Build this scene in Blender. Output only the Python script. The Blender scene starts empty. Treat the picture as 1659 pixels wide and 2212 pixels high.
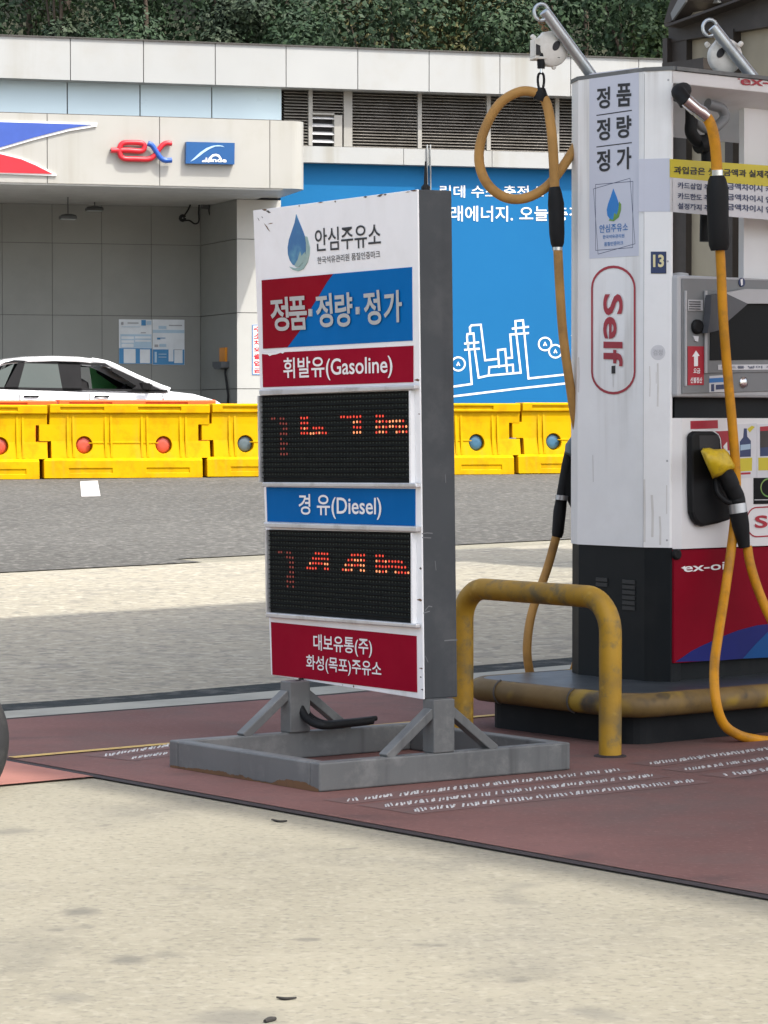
import bpy, bmesh, math, random
from mathutils import Vector, Matrix
R = math.radians
random.seed(7)
SC = bpy.context.scene
COL = SC.collection

# ------------------------------------------------------------------ camera, sky, sun, exposure
FPX, CXP, CYP = 6100.0, 829.5, 1106.0          # focal length and centre in 1659x2212 photo pixels
PITCH = math.atan((1106 - 915) / FPX)
CAMZ = 1.25
cam_data = bpy.data.cameras.new("camera")
cam = bpy.data.objects.new("camera", cam_data)
COL.objects.link(cam)
cam.location = (0, 0, CAMZ)
cam.rotation_euler = (math.pi / 2 - PITCH, 0, 0)
cam_data.sensor_width = 36
cam_data.lens = FPX / 2212 * 36
cam_data.clip_start = 0.1
cam_data.clip_end = 2000
SC.camera = cam

SUN_EL, SUN_BEAR = 57, 132                      # where the sun stands (bearing clockwise from +Y)
world = bpy.data.worlds.new("World")
SC.world = world
world.use_nodes = True
nt = world.node_tree
sky = nt.nodes.new("ShaderNodeTexSky")
sky.sky_type = 'NISHITA'
sky.sun_disc = False
sky.sun_elevation = R(SUN_EL)
sky.sun_rotation = R(SUN_BEAR)
sky.air_density = 1.0
sky.dust_density = 4.0
sky.ozone_density = 0.8
hs = nt.nodes.new("ShaderNodeHueSaturation")       # hazy, whitish daylight
hs.inputs["Saturation"].default_value = 0.6
nt.links.new(sky.outputs[0], hs.inputs["Color"])
nt.links.new(hs.outputs[0], nt.nodes["Background"].inputs[0])
nt.nodes["Background"].inputs[1].default_value = 0.15
sun_data = bpy.data.lights.new("sun", 'SUN')
sun = bpy.data.objects.new("sun", sun_data)
COL.objects.link(sun)
sun_data.energy = 2.0
sun_data.angle = R(1.2)
sun_data.color = (1.0, 0.955, 0.87)
SDIR = Vector((-math.sin(R(SUN_BEAR)) * math.cos(R(SUN_EL)), -math.cos(R(SUN_BEAR)) * math.cos(R(SUN_EL)), -math.sin(R(SUN_EL))))
sun.rotation_euler = SDIR.to_track_quat('-Z', 'Y').to_euler()
SC.view_settings.view_transform = 'Standard'
SC.view_settings.look = 'None'
SC.view_settings.exposure = 1.18
SC.view_settings.gamma = 1.0

# ------------------------------------------------------------------ projection helpers
EYE = Vector((0, 0, CAMZ))
FWD = Vector((0, math.cos(PITCH), -math.sin(PITCH)))
UPV = Vector((0, math.sin(PITCH), math.cos(PITCH)))
def ray(x, y):
    return (Vector((1, 0, 0)) * (x - CXP) + UPV * (CYP - y) + FWD * FPX)
def proj(p):
    d = p - EYE
    w = d.dot(FWD)
    return CXP + FPX * d.x / w, CYP - FPX * d.dot(UPV) / w
def atY(x, y, Y):
    d = ray(x, y)
    return EYE + d * (Y / d.y)
def atZ(x, y, z=0.0):
    d = ray(x, y)
    return EYE + d * ((z - CAMZ) / d.z)
SLOPE, YB = 0.0196, 12.9
def gz(Y):
    return max(0.0, (min(Y, 62) - YB) * SLOPE)
def atG(x, y):                                   # on the sloping ground
    d = ray(x, y)
    t = (0 - CAMZ) / d.z
    if d.z < 0 and (EYE + d * t).y <= YB:
        return EYE + d * t
    t = (-YB * SLOPE - CAMZ) / (d.z - d.y * SLOPE)
    return EYE + d * t
PA, QA = Vector((0.783, 0.622, 0)).normalized(), Vector((-0.622, 0.783, 0)).normalized()
def ab(a, b, z=0.0):
    v = PA * a + QA * b
    return Vector((v.x, v.y, z))
def K(c, x, y):                                  # crop pixel -> photo pixel
    return ((c[0] + x / c[2]) / 1.8228, (c[1] + y / c[2]) / 1.8228)
K1 = (0, 0, 1.3825); K2 = (1000, 0, 1.2762); K3 = (1900, 0, 1.476); K4 = (0, 800, 1.508)
K5 = (960, 700, 1.864); K6 = (960, 1700, 1.765); K7 = (1750, 700, 1.7463); K8 = (2200, 200, 2.0133)
L1 = (2250, 1000, 2.1434); L2 = (2200, 1850, 1.9235); L3 = (1750, 1900, 1.8435); L4 = (600, 2600, 1.8433)
L5 = (1400, 2600, 1.659); L6 = (0, 2600, 1.3825)
Q1 = (420, 1200, 2.592); Q2 = (2580, 0, 3.7365); Q3 = (2580, 300, 3.687); Q4 = (2600, 1600, 3.6863)
Q7 = (2050, 0, 4.74); Q8 = (700, 500, 6.381)
def Ks(c, pts):
    return [K(c, *p) for p in pts]

class Surf:
    """a surface in space: f(u, v, n) -> point; px() finds (u, v) of a photo pixel"""
    def __init__(s, f, guess=(0.5, 0.5)):
        s.f, s.g = f, guess
    def px(s, x, y, n=0.0):
        u, v = s.g
        for _ in range(25):
            p = proj(s.f(u, v, n)); ex, ey = x - p[0], y - p[1]
            if abs(ex) + abs(ey) < 1e-4: break
            h = 1e-3
            pu, pv = proj(s.f(u + h, v, n)), proj(s.f(u, v + h, n))
            a, b, c, d = (pu[0]-p[0])/h, (pv[0]-p[0])/h, (pu[1]-p[1])/h, (pv[1]-p[1])/h
            det = a * d - b * c
            u += (d * ex - b * ey) / det
            v += (a * ey - c * ex) / det
        return u, v
    def at(s, x, y, n=0.0):
        u, v = s.px(x, y, n)
        return s.f(u, v, n)
def plane(O, U, N, guess=(0, 1)):
    O, U, N = Vector(O), Vector(U).normalized(), Vector(N).normalized()
    return Surf(lambda u, v, n: O + U * u + Vector((0, 0, v)) + N * n, guess)
def shifted(S, dn):
    return Surf(lambda u, v, n: S.f(u, v, n + dn), S.g)

# ------------------------------------------------------------------ materials
MATS = {}
def M(name, col, rough=0.55, metal=0.0, dirt=None, streak=None, bump=None, vary=0.06, vscale=3.0, speck=None, spec=0.5, emit=None, coat=0, alpha=1, trans=0):
    """procedural material: base colour + soft variation + dirt patches + vertical streaks + speckle + bump"""
    if name in MATS: return MATS[name]
    m = bpy.data.materials.new(name)
    m.use_nodes = True
    t = m.node_tree; N = t.nodes; L = t.links
    b = N["Principled BSDF"]
    tc = N.new("ShaderNodeTexCoord")
    def noise(scale, detail=5, vec=None, rough=0.55):
        n = N.new("ShaderNodeTexNoise"); n.inputs["Scale"].default_value = scale
        n.inputs["Detail"].default_value = detail; n.inputs["Roughness"].default_value = rough
        L.new(vec or tc.outputs["Object"], n.inputs["Vector"]); return n.outputs[0]
    def ramp(v, lo, hi):
        r = N.new("ShaderNodeMapRange"); r.inputs[1].default_value = lo; r.inputs[2].default_value = hi
        r.interpolation_type = 'SMOOTHSTEP'; L.new(v, r.inputs[0]); return r.outputs[0]
    def mul(v, k):
        n = N.new("ShaderNodeMath"); n.operation = 'MULTIPLY'; n.inputs[1].default_value = k; L.new(v, n.inputs[0]); return n.outputs[0]
    def mix(a, bcol, fac):
        n = N.new("ShaderNodeMix"); n.data_type = 'RGBA'
        L.new(fac, n.inputs[0])
        if isinstance(a, tuple): n.inputs[6].default_value = (*a, 1)
        else: L.new(a, n.inputs[6])
        n.inputs[7].default_value = (*bcol, 1); return n.outputs[2]
    c = tuple(col)
    cur = mix(c, tuple(x * (1 - vary * 2.2) for x in c), ramp(noise(vscale), 0.3, 0.7))
    if dirt:
        dc, amt, sc = dirt
        cur = mix(cur, dc, mul(ramp(noise(sc, 8, rough=0.68), 0.47, 0.68), amt))
    if streak:
        dc, amt, sx = streak
        mp = N.new("ShaderNodeMapping"); mp.inputs["Scale"].default_value = (sx, sx, sx * 0.05)
        L.new(tc.outputs["Object"], mp.inputs[0])
        s1 = ramp(noise(1.0, 4, mp.outputs[0]), 0.5, 0.72)
        pm = N.new("ShaderNodeMath"); pm.operation = 'MULTIPLY'
        L.new(s1, pm.inputs[0]); L.new(ramp(noise(sx * 0.12, 3), 0.4, 0.62), pm.inputs[1])
        cur = mix(cur, dc, mul(pm.outputs[0], amt))
    if speck:
        for dc, amt, sc, lo, hi in speck:
            cur = mix(cur, dc, mul(ramp(noise(sc, 2), lo, hi), amt))
    L.new(cur, b.inputs["Base Color"])
    b.inputs["Metallic"].default_value = metal
    b.inputs["Specular IOR Level"].default_value = spec
    rr = N.new("ShaderNodeMapRange"); rr.inputs[3].default_value = max(0.02, rough - 0.08); rr.inputs[4].default_value = min(1, rough + 0.1)
    L.new(noise(vscale * 4), rr.inputs[0]); L.new(rr.outputs[0], b.inputs["Roughness"])
    if coat: b.inputs["Coat Weight"].default_value = coat; b.inputs["Coat Roughness"].default_value = 0.05
    if bump:
        bn = N.new("ShaderNodeBump"); bn.inputs["Strength"].default_value = bump[0]; bn.inputs["Distance"].default_value = bump[2] if len(bump) > 2 else 0.004
        L.new(noise(bump[1], 4), bn.inputs["Height"]); L.new(bn.outputs[0], b.inputs["Normal"])
    if emit:
        b.inputs["Emission Color"].default_value = (*emit[0], 1); b.inputs["Emission Strength"].default_value = emit[1]
    if trans:
        b.inputs["Transmission Weight"].default_value = trans; b.inputs["IOR"].default_value = 1.05
    MATS[name] = m
    return m

GREY_DIRT = (0.22, 0.21, 0.19)
M('white_paint', (0.80, 0.80, 0.79), 0.4, streak=((0.45, 0.43, 0.38), 0.35, 9), vary=0.02)
M('white_panel', (0.405, 0.415, 0.41), 0.42, streak=((0.30, 0.285, 0.24), 0.9, 2.6), dirt=((0.36, 0.35, 0.32), 0.4, 1.2), vary=0.03, vscale=0.7)
M('cream_panel', (0.41, 0.405, 0.375), 0.45, streak=((0.30, 0.285, 0.235), 0.6, 3.0), dirt=((0.37, 0.36, 0.32), 0.5, 1.5), vary=0.03, vscale=0.6)
M('bay_joint', (0.07, 0.072, 0.068), 0.8)
M('bay_panel', (0.235, 0.24, 0.222), 0.5, dirt=((0.20, 0.203, 0.19), 0.6, 0.8), vary=0.05, vscale=0.5, spec=0.3)
M('soffit_paint', (0.44, 0.435, 0.41), 0.6, vary=0.06)
M('column_panel', (0.48, 0.48, 0.455), 0.5, dirt=((0.48, 0.47, 0.44), 0.3, 0.9), vary=0.02)
M('pale_blue_panel', (0.56, 0.70, 0.765), 0.3, vary=0.03, vscale=0.4)
M('joint_dark', (0.08, 0.075, 0.07), 0.8)
M('louver_metal', (0.27, 0.25, 0.22), 0.5, metal=0.15, dirt=((0.16, 0.145, 0.12), 0.6, 3), vary=0.1)
M('louver_dark', (0.02, 0.018, 0.016), 0.8)
M('louver_post', (0.36, 0.35, 0.32), 0.5, vary=0.05)
M('white_slat', (0.7, 0.7, 0.7), 0.4)
M('mural_blue', (0.002, 0.13, 0.33), 0.6, vary=0.02, vscale=0.5, dirt=((0.004, 0.14, 0.335), 0.4, 1.5), spec=0.25)
M('mural_white', (0.85, 0.86, 0.86), 0.5, vary=0.02)
M('conduit', (0.55, 0.57, 0.57), 0.4, metal=0.3)
M('sign_red', (0.50, 0.012, 0.022), 0.3, spec=0.25)
M('sign_blue', (0.02, 0.10, 0.42), 0.3)
M('emblem_red', (0.62, 0.02, 0.035), 0.35)
M('emblem_blue', (0.045, 0.10, 0.42), 0.35)
M('plaque_blue', (0.008, 0.085, 0.27), 0.35)
M('plaque_light', (0.42, 0.62, 0.82), 0.4)
M('barrier_yellow', (0.59, 0.345, 0.0), 0.6, spec=0.08, dirt=((0.42, 0.20, 0.003), 0.5, 4), streak=((0.45, 0.28, 0.03), 0.5, 7), vary=0.05, vscale=2, bump=(0.15, 14, 0.01))
M('barrier_orange', (0.75, 0.13, 0.02), 0.4, dirt=((0.5, 0.1, 0.03), 0.4, 4))
M('reflector_red', (0.55, 0.085, 0.045), 0.35)
M('reflector_grey', (0.10, 0.14, 0.16), 0.4)
M('reflector_blue', (0.05, 0.15, 0.25), 0.35)
M('car_white', (0.82, 0.83, 0.84), 0.2, coat=1.0, vary=0.01)
M('car_glass', (0.02, 0.03, 0.03), 0.04, spec=0.8, vary=0.02)
M('car_tint', (0.055, 0.072, 0.07), 0.12, spec=0.12, vary=0.1, vscale=1)
M('car_trim', (0.02, 0.02, 0.021), 0.8, spec=0.04)
M('car_green', (0.12, 0.46, 0.14), 0.3)
M('tyre_rubber', (0.022, 0.023, 0.025), 0.75, dirt=((0.08, 0.08, 0.075), 0.5, 8))
M('rim_metal', (0.5, 0.5, 0.5), 0.3, metal=0.9)
M('asphalt', (0.112, 0.109, 0.099), 0.9, dirt=((0.088, 0.085, 0.079), 0.5, 0.4), vary=0.1, vscale=0.25,
  speck=[((0.27, 0.26, 0.235), 0.5, 16, 0.50, 0.66), ((0.06, 0.058, 0.053), 0.6, 13, 0.52, 0.66)], bump=(0.5, 30, 0.01), spec=0.2)
M('concrete', (0.295, 0.276, 0.215), 0.9, dirt=((0.225, 0.213, 0.175), 0.75, 0.9), vary=0.10, vscale=0.5,
  speck=[((0.15, 0.143, 0.12), 0.5, 42, 0.50, 0.68), ((0.36, 0.34, 0.275), 0.35, 30, 0.52, 0.68), ((0.30, 0.28, 0.22), 0.4, 6, 0.52, 0.66), ((0.10, 0.098, 0.09), 0.6, 4.2, 0.67, 0.76), ((0.14, 0.136, 0.12), 0.6, 1.9, 0.63, 0.74)], bump=(0.35, 55, 0.004), spec=0.15)
M('concrete_far', (0.375, 0.345, 0.272), 0.9, dirt=((0.30, 0.285, 0.24), 0.6, 0.7), vary=0.06, vscale=0.4,
  speck=[((0.22, 0.21, 0.18), 0.7, 16, 0.50, 0.64), ((0.49, 0.455, 0.37), 0.6, 14, 0.52, 0.66), ((0.20, 0.19, 0.17), 0.4, 3, 0.58, 0.7)], bump=(0.3, 45, 0.006), spec=0.15)
M('pad_red', (0.22, 0.113, 0.100), 0.8, dirt=((0.135, 0.095, 0.086), 0.85, 0.9), vary=0.14, vscale=0.6,
  speck=[((0.078, 0.058, 0.055), 0.6, 2.6, 0.60, 0.78), ((0.26, 0.15, 0.135), 0.4, 50, 0.56, 0.7), ((0.11, 0.07, 0.065), 0.35, 40, 0.55, 0.7)], bump=(0.2, 60, 0.003), spec=0.2)
M('pad_sunlit', (0.39, 0.165, 0.125), 0.75, dirt=((0.3, 0.14, 0.11), 0.6, 2.0), vary=0.1)  # same red paint as the pad, sunlight put into a brighter colour
M('joint_tar', (0.035, 0.025, 0.026), 0.8, vary=0.2, vscale=20)
M('drain_dark', (0.028, 0.034, 0.034), 0.8, dirt=((0.11, 0.112, 0.105), 0.8, 7), bump=(0.6, 20, 0.02), spec=0.2)
M('strip_grey', (0.36, 0.36, 0.31), 0.85, dirt=((0.26, 0.26, 0.23), 0.6, 3))
M('line_yellow', (0.58, 0.40, 0.12), 0.7, dirt=((0.30, 0.16, 0.1), 0.85, 7))
M('line_white', (0.62, 0.60, 0.57), 0.7, dirt=((0.32, 0.30, 0.27), 0.7, 4))
M('stud_white', (0.56, 0.56, 0.55), 0.5)
M('stud_dark', (0.165, 0.092, 0.082), 0.8, dirt=((0.12, 0.08, 0.072), 0.6, 12))
M('steel_grey', (0.155, 0.163, 0.163), 0.5, dirt=((0.23, 0.235, 0.23), 0.7, 6), streak=((0.085, 0.088, 0.09), 0.8, 16), vary=0.1, metal=0.1, spec=0.35, bump=(0.12, 30, 0.003))
M('cabinet_grey', (0.058, 0.065, 0.071), 0.5, spec=0.25, dirt=((0.085, 0.09, 0.094), 0.6, 4), streak=((0.036, 0.04, 0.046), 0.6, 12), vary=0.08, vscale=1.5)
M('rust', (0.16, 0.085, 0.04), 0.9, dirt=((0.08, 0.05, 0.03), 0.7, 20))
M('sign_white', (0.86, 0.87, 0.88), 0.38, streak=((0.55, 0.53, 0.48), 0.5, 7), dirt=((0.7, 0.7, 0.69), 0.4, 2), vary=0.015)
M('rail_metal', (0.62, 0.63, 0.64), 0.35, metal=0.5, dirt=((0.3, 0.29, 0.28), 0.5, 9))
M('band_red', (0.30, 0.001, 0.020), 0.6, spec=0.06, vary=0.05)
M('band_blue', (0.0, 0.12, 0.38), 0.6, spec=0.06, vary=0.04)
M('banner_red', (0.25, 0.001, 0.012), 0.6, spec=0.06, vary=0.04)
M('banner_blue', (0.0, 0.135, 0.42), 0.6, spec=0.06, vary=0.04)
M('letter_white', (0.82, 0.82, 0.82), 0.45, vary=0.01)
M('letter_silver', (0.47, 0.475, 0.47), 0.4, metal=0.25, vary=0.03)
M('letter_black', (0.018, 0.02, 0.025), 0.5)
M('letter_navy', (0.03, 0.05, 0.13), 0.5)
M('letter_blue', (0.03, 0.19, 0.50), 0.5)
M('letter_red', (0.40, 0.03, 0.05), 0.5, vary=0.10)
M('number_cream', (0.72, 0.66, 0.38), 0.5)
M('drop_blue', (0.03, 0.15, 0.36), 0.4, dirt=((0.10, 0.30, 0.42), 0.9, 5))
M('drop_pale', (0.28, 0.42, 0.40), 0.45, dirt=((0.5, 0.55, 0.45), 0.6, 6))
M('drop_bright', (0.015, 0.21, 0.60), 0.4, dirt=((0.02, 0.36, 0.70), 0.6, 8))
M('drop_green', (0.12, 0.30, 0.06), 0.45, dirt=((0.28, 0.40, 0.10), 0.7, 12))
M('led_black', (0.008, 0.010, 0.010), 0.7, spec=0.15)
M('led_visor', (0.013, 0.016, 0.0155), 0.6, spec=0.2)
M('led_off', (0.035, 0.052, 0.045), 0.5, spec=0.2)
M('led_on', (0.25, 0.02, 0.01), 0.4, emit=((1.0, 0.06, 0.03), 0.42))
M('led_hot', (0.4, 0.1, 0.05), 0.4, emit=((1.0, 0.33, 0.13), 0.6))
M('led_dim', (0.10, 0.015, 0.012), 0.4, emit=((0.6, 0.06, 0.04), 0.14))
M('rubber_black', (0.010, 0.011, 0.012), 0.6, spec=0.25, vary=0.15)
M('hose_orange', (0.68, 0.30, 0.012), 0.48, dirt=((0.30, 0.15, 0.025), 0.7, 7), vary=0.12, vscale=6, spec=0.3)
M('hose_dusty', (0.48, 0.265, 0.075), 0.55, dirt=((0.25, 0.14, 0.05), 0.7, 7), vary=0.12, vscale=6, spec=0.3)
M('chrome', (0.72, 0.73, 0.74), 0.18, metal=1.0)
M('galvanised', (0.52, 0.57, 0.60), 0.35, metal=0.8, dirt=((0.35, 0.38, 0.4), 0.5, 12))
M('chain_rust', (0.30, 0.20, 0.11), 0.6, metal=0.4, dirt=((0.10, 0.05, 0.025), 0.7, 30))
M('balancer_white', (0.80, 0.785, 0.73), 0.5, dirt=((0.55, 0.53, 0.47), 0.6, 14), vary=0.06)
M('black_hole', (0.03, 0.03, 0.033), 0.7)
M('pump_white', (0.86, 0.875, 0.87), 0.42, streak=((0.50, 0.49, 0.46), 0.75, 12), dirt=((0.77, 0.78, 0.77), 0.5, 3.5), vary=0.03)
M('pump_face', (0.74, 0.74, 0.735), 0.42, streak=((0.52, 0.50, 0.48), 0.35, 8), vary=0.03)
M('sticker_lilac', (0.58, 0.61, 0.70), 0.4, vary=0.02)
M('pump_black', (0.009, 0.012, 0.014), 0.5, spec=0.2, dirt=((0.018, 0.02, 0.021), 0.5, 3), streak=((0.025, 0.026, 0.025), 0.5, 10), vary=0.1)
M('pump_red', (0.23, 0.001, 0.014), 0.5, spec=0.1, vary=0.06)
M('pump_navy', (0.012, 0.02, 0.16), 0.35, spec=0.25)
M('pump_azure', (0.005, 0.08, 0.27), 0.35, spec=0.25)
M('bezel_grey', (0.19, 0.20, 0.205), 0.4, vary=0.05)
M('bezel_light', (0.45, 0.46, 0.47), 0.35)
M('screen_black', (0.004, 0.006, 0.008), 0.3, spec=0.15)
M('hood_grey', (0.08, 0.085, 0.095), 0.4)
M('label_red', (0.40, 0.012, 0.03), 0.4)
M('label_yellow', (0.62, 0.52, 0.025), 0.4)
M('label_white', (0.66, 0.67, 0.69), 0.4)
M('nozzle_yellow', (0.66, 0.46, 0.01), 0.45, dirt=((0.35, 0.24, 0.03), 0.6, 16), bump=(0.6, 22, 0.01))
M('duct_silver', (0.50, 0.51, 0.52), 0.35, metal=0.6)
M('guard_yellow', (0.47, 0.27, 0.018), 0.6, dirt=((0.15, 0.125, 0.06), 0.9, 9), streak=((0.16, 0.125, 0.05), 0.7, 18), speck=[((0.10, 0.09, 0.055), 0.75, 4.0, 0.54, 0.72), ((0.55, 0.36, 0.06), 0.5, 14, 0.6, 0.7)], vary=0.1, vscale=4, bump=(0.25, 30, 0.004))
M('rim_yellow', (0.20, 0.13, 0.04), 0.6, dirt=((0.035, 0.033, 0.03), 0.9, 3.0), speck=[((0.38, 0.25, 0.015), 0.8, 5.0, 0.52, 0.66), ((0.02, 0.02, 0.018), 0.7, 7, 0.6, 0.68)], vary=0.15, vscale=4, bump=(0.3, 18, 0.005))
M('island_top', (0.05, 0.06, 0.07), 0.35, dirt=((0.10, 0.11, 0.12), 0.7, 2.5), vary=0.12, spec=0.6)
M('island_side', (0.008, 0.010, 0.012), 0.6, spec=0.2, dirt=((0.03, 0.03, 0.03), 0.5, 3))
M('kiosk_brown', (0.045, 0.038, 0.034), 0.55, vary=0.12, dirt=((0.075, 0.065, 0.06), 0.5, 2))
M('kiosk_beige', (0.33, 0.30, 0.23), 0.7, streak=((0.24, 0.21, 0.15), 0.6, 5), vary=0.05)
M('poster_white', (0.62, 0.66, 0.69), 0.5)
M('poster_blue', (0.03, 0.20, 0.42), 0.5)
M('poster_pale', (0.36, 0.50, 0.62), 0.5)
M('poster_grey', (0.30, 0.31, 0.33), 0.5)
M('lamp_dark', (0.045, 0.05, 0.05), 0.4)
M('lamp_glass', (0.32, 0.36, 0.36), 0.3)
M('charger_orange', (0.66, 0.24, 0.01), 0.45)
M('charger_grey', (0.08, 0.085, 0.09), 0.5)
M('vent_black', (0.022, 0.025, 0.027), 0.5)
M('scuff', (0.16, 0.168, 0.175), 0.7)
M('grime', (0.70, 0.695, 0.67), 0.6, dirt=((0.6, 0.59, 0.56), 0.7, 20))
M('canopy_white', (0.80, 0.80, 0.80), 0.6)
M('bark', (0.10, 0.075, 0.055), 0.9, vary=0.2, vscale=4)
M('hill_earth', (0.05, 0.055, 0.03), 0.95, vary=0.2)
M('debris', (0.03, 0.028, 0.026), 0.9)
def leafmat(name, c1, c2):
    m = bpy.data.materials.new(name); m.use_nodes = True
    t = m.node_tree; b = t.nodes["Principled BSDF"]
    tc = t.nodes.new("ShaderNodeTexCoord"); n = t.nodes.new("ShaderNodeTexNoise"); n.inputs["Scale"].default_value = 0.9; n.inputs["Detail"].default_value = 6
    t.links.new(tc.outputs["Object"], n.inputs["Vector"])
    r = t.nodes.new("ShaderNodeMapRange"); r.inputs[1].default_value = 0.35; r.inputs[2].default_value = 0.65; t.links.new(n.outputs[0], r.inputs[0])
    mx = t.nodes.new("ShaderNodeMix"); mx.data_type = 'RGBA'; mx.inputs[6].default_value = (*c1, 1); mx.inputs[7].default_value = (*c2, 1)
    t.links.new(r.outputs[0], mx.inputs[0]); t.links.new(mx.outputs[2], b.inputs["Base Color"])
    b.inputs["Roughness"].default_value = 0.6; b.inputs["Specular IOR Level"].default_value = 0.25
    MATS[name] = m
leafmat('leaf_dark', (0.020, 0.040, 0.020), (0.035, 0.065, 0.028))
leafmat('leaf_mid', (0.040, 0.078, 0.030), (0.085, 0.125, 0.045))
leafmat('leaf_olive', (0.070, 0.075, 0.026), (0.13, 0.115, 0.045))
leafmat('leaf_pine', (0.025, 0.045, 0.028), (0.055, 0.075, 0.04))

# ------------------------------------------------------------------ mesh builder
TEXT_CACHE = {}
def text_geo(s, bold):
    k = (s, bold)
    if k in TEXT_CACHE: return TEXT_CACHE[k]
    cu = bpy.data.curves.new("tmp", 'FONT')
    cu.body = s; cu.offset = bold; cu.resolution_u = 4
    ob = bpy.data.objects.new("tmp", cu); COL.objects.link(ob)
    bpy.context.view_layer.update()
    me = ob.evaluated_get(bpy.context.evaluated_depsgraph_get()).to_mesh()
    vs = [(v.co.x, v.co.y) for v in me.vertices]
    fs = [tuple(p.vertices) for p in me.polygons]
    ob.evaluated_get(bpy.context.evaluated_depsgraph_get()).to_mesh_clear()
    bpy.data.objects.remove(ob); bpy.data.curves.remove(cu)
    x0, x1 = min(v[0] for v in vs), max(v[0] for v in vs); y0, y1 = min(v[1] for v in vs), max(v[1] for v in vs)
    vs = [((x - x0) / (x1 - x0), (y - y0) / (y1 - y0)) for x, y in vs]
    TEXT_CACHE[k] = (vs, fs)
    return vs, fs

class MB:
    def __init__(s):
        s.v, s.f, s.m, s.s, s.mats = [], [], [], [], []
    def mi(s, m):
        if m not in s.mats: s.mats.append(m)
        return s.mats.index(m)
    def add(s, verts, faces, m, smooth=False):
        o = len(s.v); s.v += [Vector(p) for p in verts]; i = s.mi(m)
        for f in faces:
            s.f.append(tuple(o + k for k in f)); s.m.append(i); s.s.append(smooth)
        return s
    def poly(s, pts, m):
        return s.add(pts, [tuple(range(len(pts)))], m)
    def prism(s, pts, off, m, mside=None):
        """closed prism: polygon pts and the same polygon moved by off"""
        n = len(pts); off = Vector(off)
        q = [Vector(p) for p in pts]
        s.add(q + [p + off for p in q], [tuple(range(n)), tuple(range(2*n-1, n-1, -1))], m)
        s.add(q + [p + off for p in q], [(i, n+i, n+(i+1) % n, (i+1) % n) for i in range(n)], mside or m)
        return s
    def sprism(s, S, uv, n0, n1, m):
        """prism on a surface: polygon of (u, v) from depth n0 to n1"""
        k = len(uv)
        P = [S.f(u, v, n1) for u, v in uv] + [S.f(u, v, n0) for u, v in uv]
        s.add(P, [tuple(range(k)), tuple(range(2*k-1, k-1, -1))] + [(i, k+i, k+(i+1) % k, (i+1) % k) for i in range(k)], m)
        return s
    def pxprism(s, S, px, n0, n1, m, nref=None):
        r = n1 if nref is None else nref
        return s.sprism(S, [S.px(x, y, r) for x, y in px], n0, n1, m)
    def box(s, S, u0, v0, u1, v1, n0, n1, m):
        return s.sprism(S, [(u0, v0), (u1, v0), (u1, v1), (u0, v1)], n0, n1, m)
    def pxbox(s, S, x0, y0, x1, y1, n0, n1, m):
        a, b = S.px(x0, y0, n1), S.px(x1, y1, n1)
        return s.box(S, a[0], b[1], b[0], a[1], n0, n1, m)
    def wbox(s, p0, ux, uy, uz, m):
        p0, ux, uy, uz = map(Vector, (p0, ux, uy, uz))
        P = [p0, p0+ux, p0+ux+uy, p0+uy]; P += [p+uz for p in P]
        return s.add(P, [(0,3,2,1), (4,5,6,7), (0,1,5,4), (1,2,6,5), (2,3,7,6), (3,0,4,7)], m)
    def vprism(s, xy, z0, z1, m):
        return s.prism([Vector((x, y, z0)) for x, y in xy], (0, 0, z1 - z0), m)
    def tube(s, pts, r, m, seg=12, closed=False):
        pts = [Vector(p) for p in pts]; n = len(pts)
        rr = r if isinstance(r, (list, tuple)) else [r] * n
        V, F = [], []
        prev = None
        for i, p in enumerate(pts):
            a = pts[(i-1) % n] if (closed or i) else p
            b = pts[(i+1) % n] if (closed or i < n-1) else p
            t = (b - a).normalized()
            if prev is None:
                x = t.cross(Vector((0.13, 0.31, 0.94))).normalized()
            else:
                x = (prev - t * prev.dot(t)).normalized()
            prev = x; y = t.cross(x)
            for k in range(seg):
                g = 2 * math.pi * k / seg
                V.append(p + (x * math.cos(g) + y * math.sin(g)) * rr[i])
        for i in range(n if closed else n - 1):
            for k in range(seg):
                j = (i + 1) % n
                F.append((i*seg+k, i*seg+(k+1) % seg, j*seg+(k+1) % seg, j*seg+k))
        s.add(V, F, m, True)
        if not closed:
            s.add(V[:seg], [tuple(range(seg-1, -1, -1))], m); s.add(V[-seg:], [tuple(range(seg))], m)
        return s
    def lathe(s, O, axis, prof, m, seg=24, smooth=True):
        """profile of (distance along axis, radius)"""
        O, t = Vector(O), Vector(axis).normalized()
        x = t.cross(Vector((0.13, 0.31, 0.94))).normalized(); y = t.cross(x)
        V, F = [], []
        for d, r in prof:
            for k in range(seg):
                g = 2*math.pi*k/seg
                V.append(O + t*d + (x*math.cos(g) + y*math.sin(g))*max(r, 1e-4))
        for i in range(len(prof)-1):
            for k in range(seg):
                F.append((i*seg+k, i*seg+(k+1) % seg, (i+1)*seg+(k+1) % seg, (i+1)*seg+k))
        s.add(V, F, m, smooth)
        return s.add(V[:seg], [tuple(range(seg-1, -1, -1))], m).add(V[-seg:], [tuple(range(seg))], m)
    def text(s, S, t, TL, TR, BL, n, m, bold=0.0, thick=0.0015):
        """lettering filling the parallelogram given by three photo pixels on surface S"""
        vs, fs = text_geo(t, bold)
        a, b, c = S.px(*TL, n), S.px(*TR, n), S.px(*BL, n)
        P = []
        for x, y in vs:
            u = c[0] + (b[0]-a[0])*x + (a[0]-c[0])*y
            v = c[1] + (b[1]-a[1])*x + (a[1]-c[1])*y
            P.append(S.f(u, v, n + thick))
        return s.add(P, fs, m)
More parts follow.
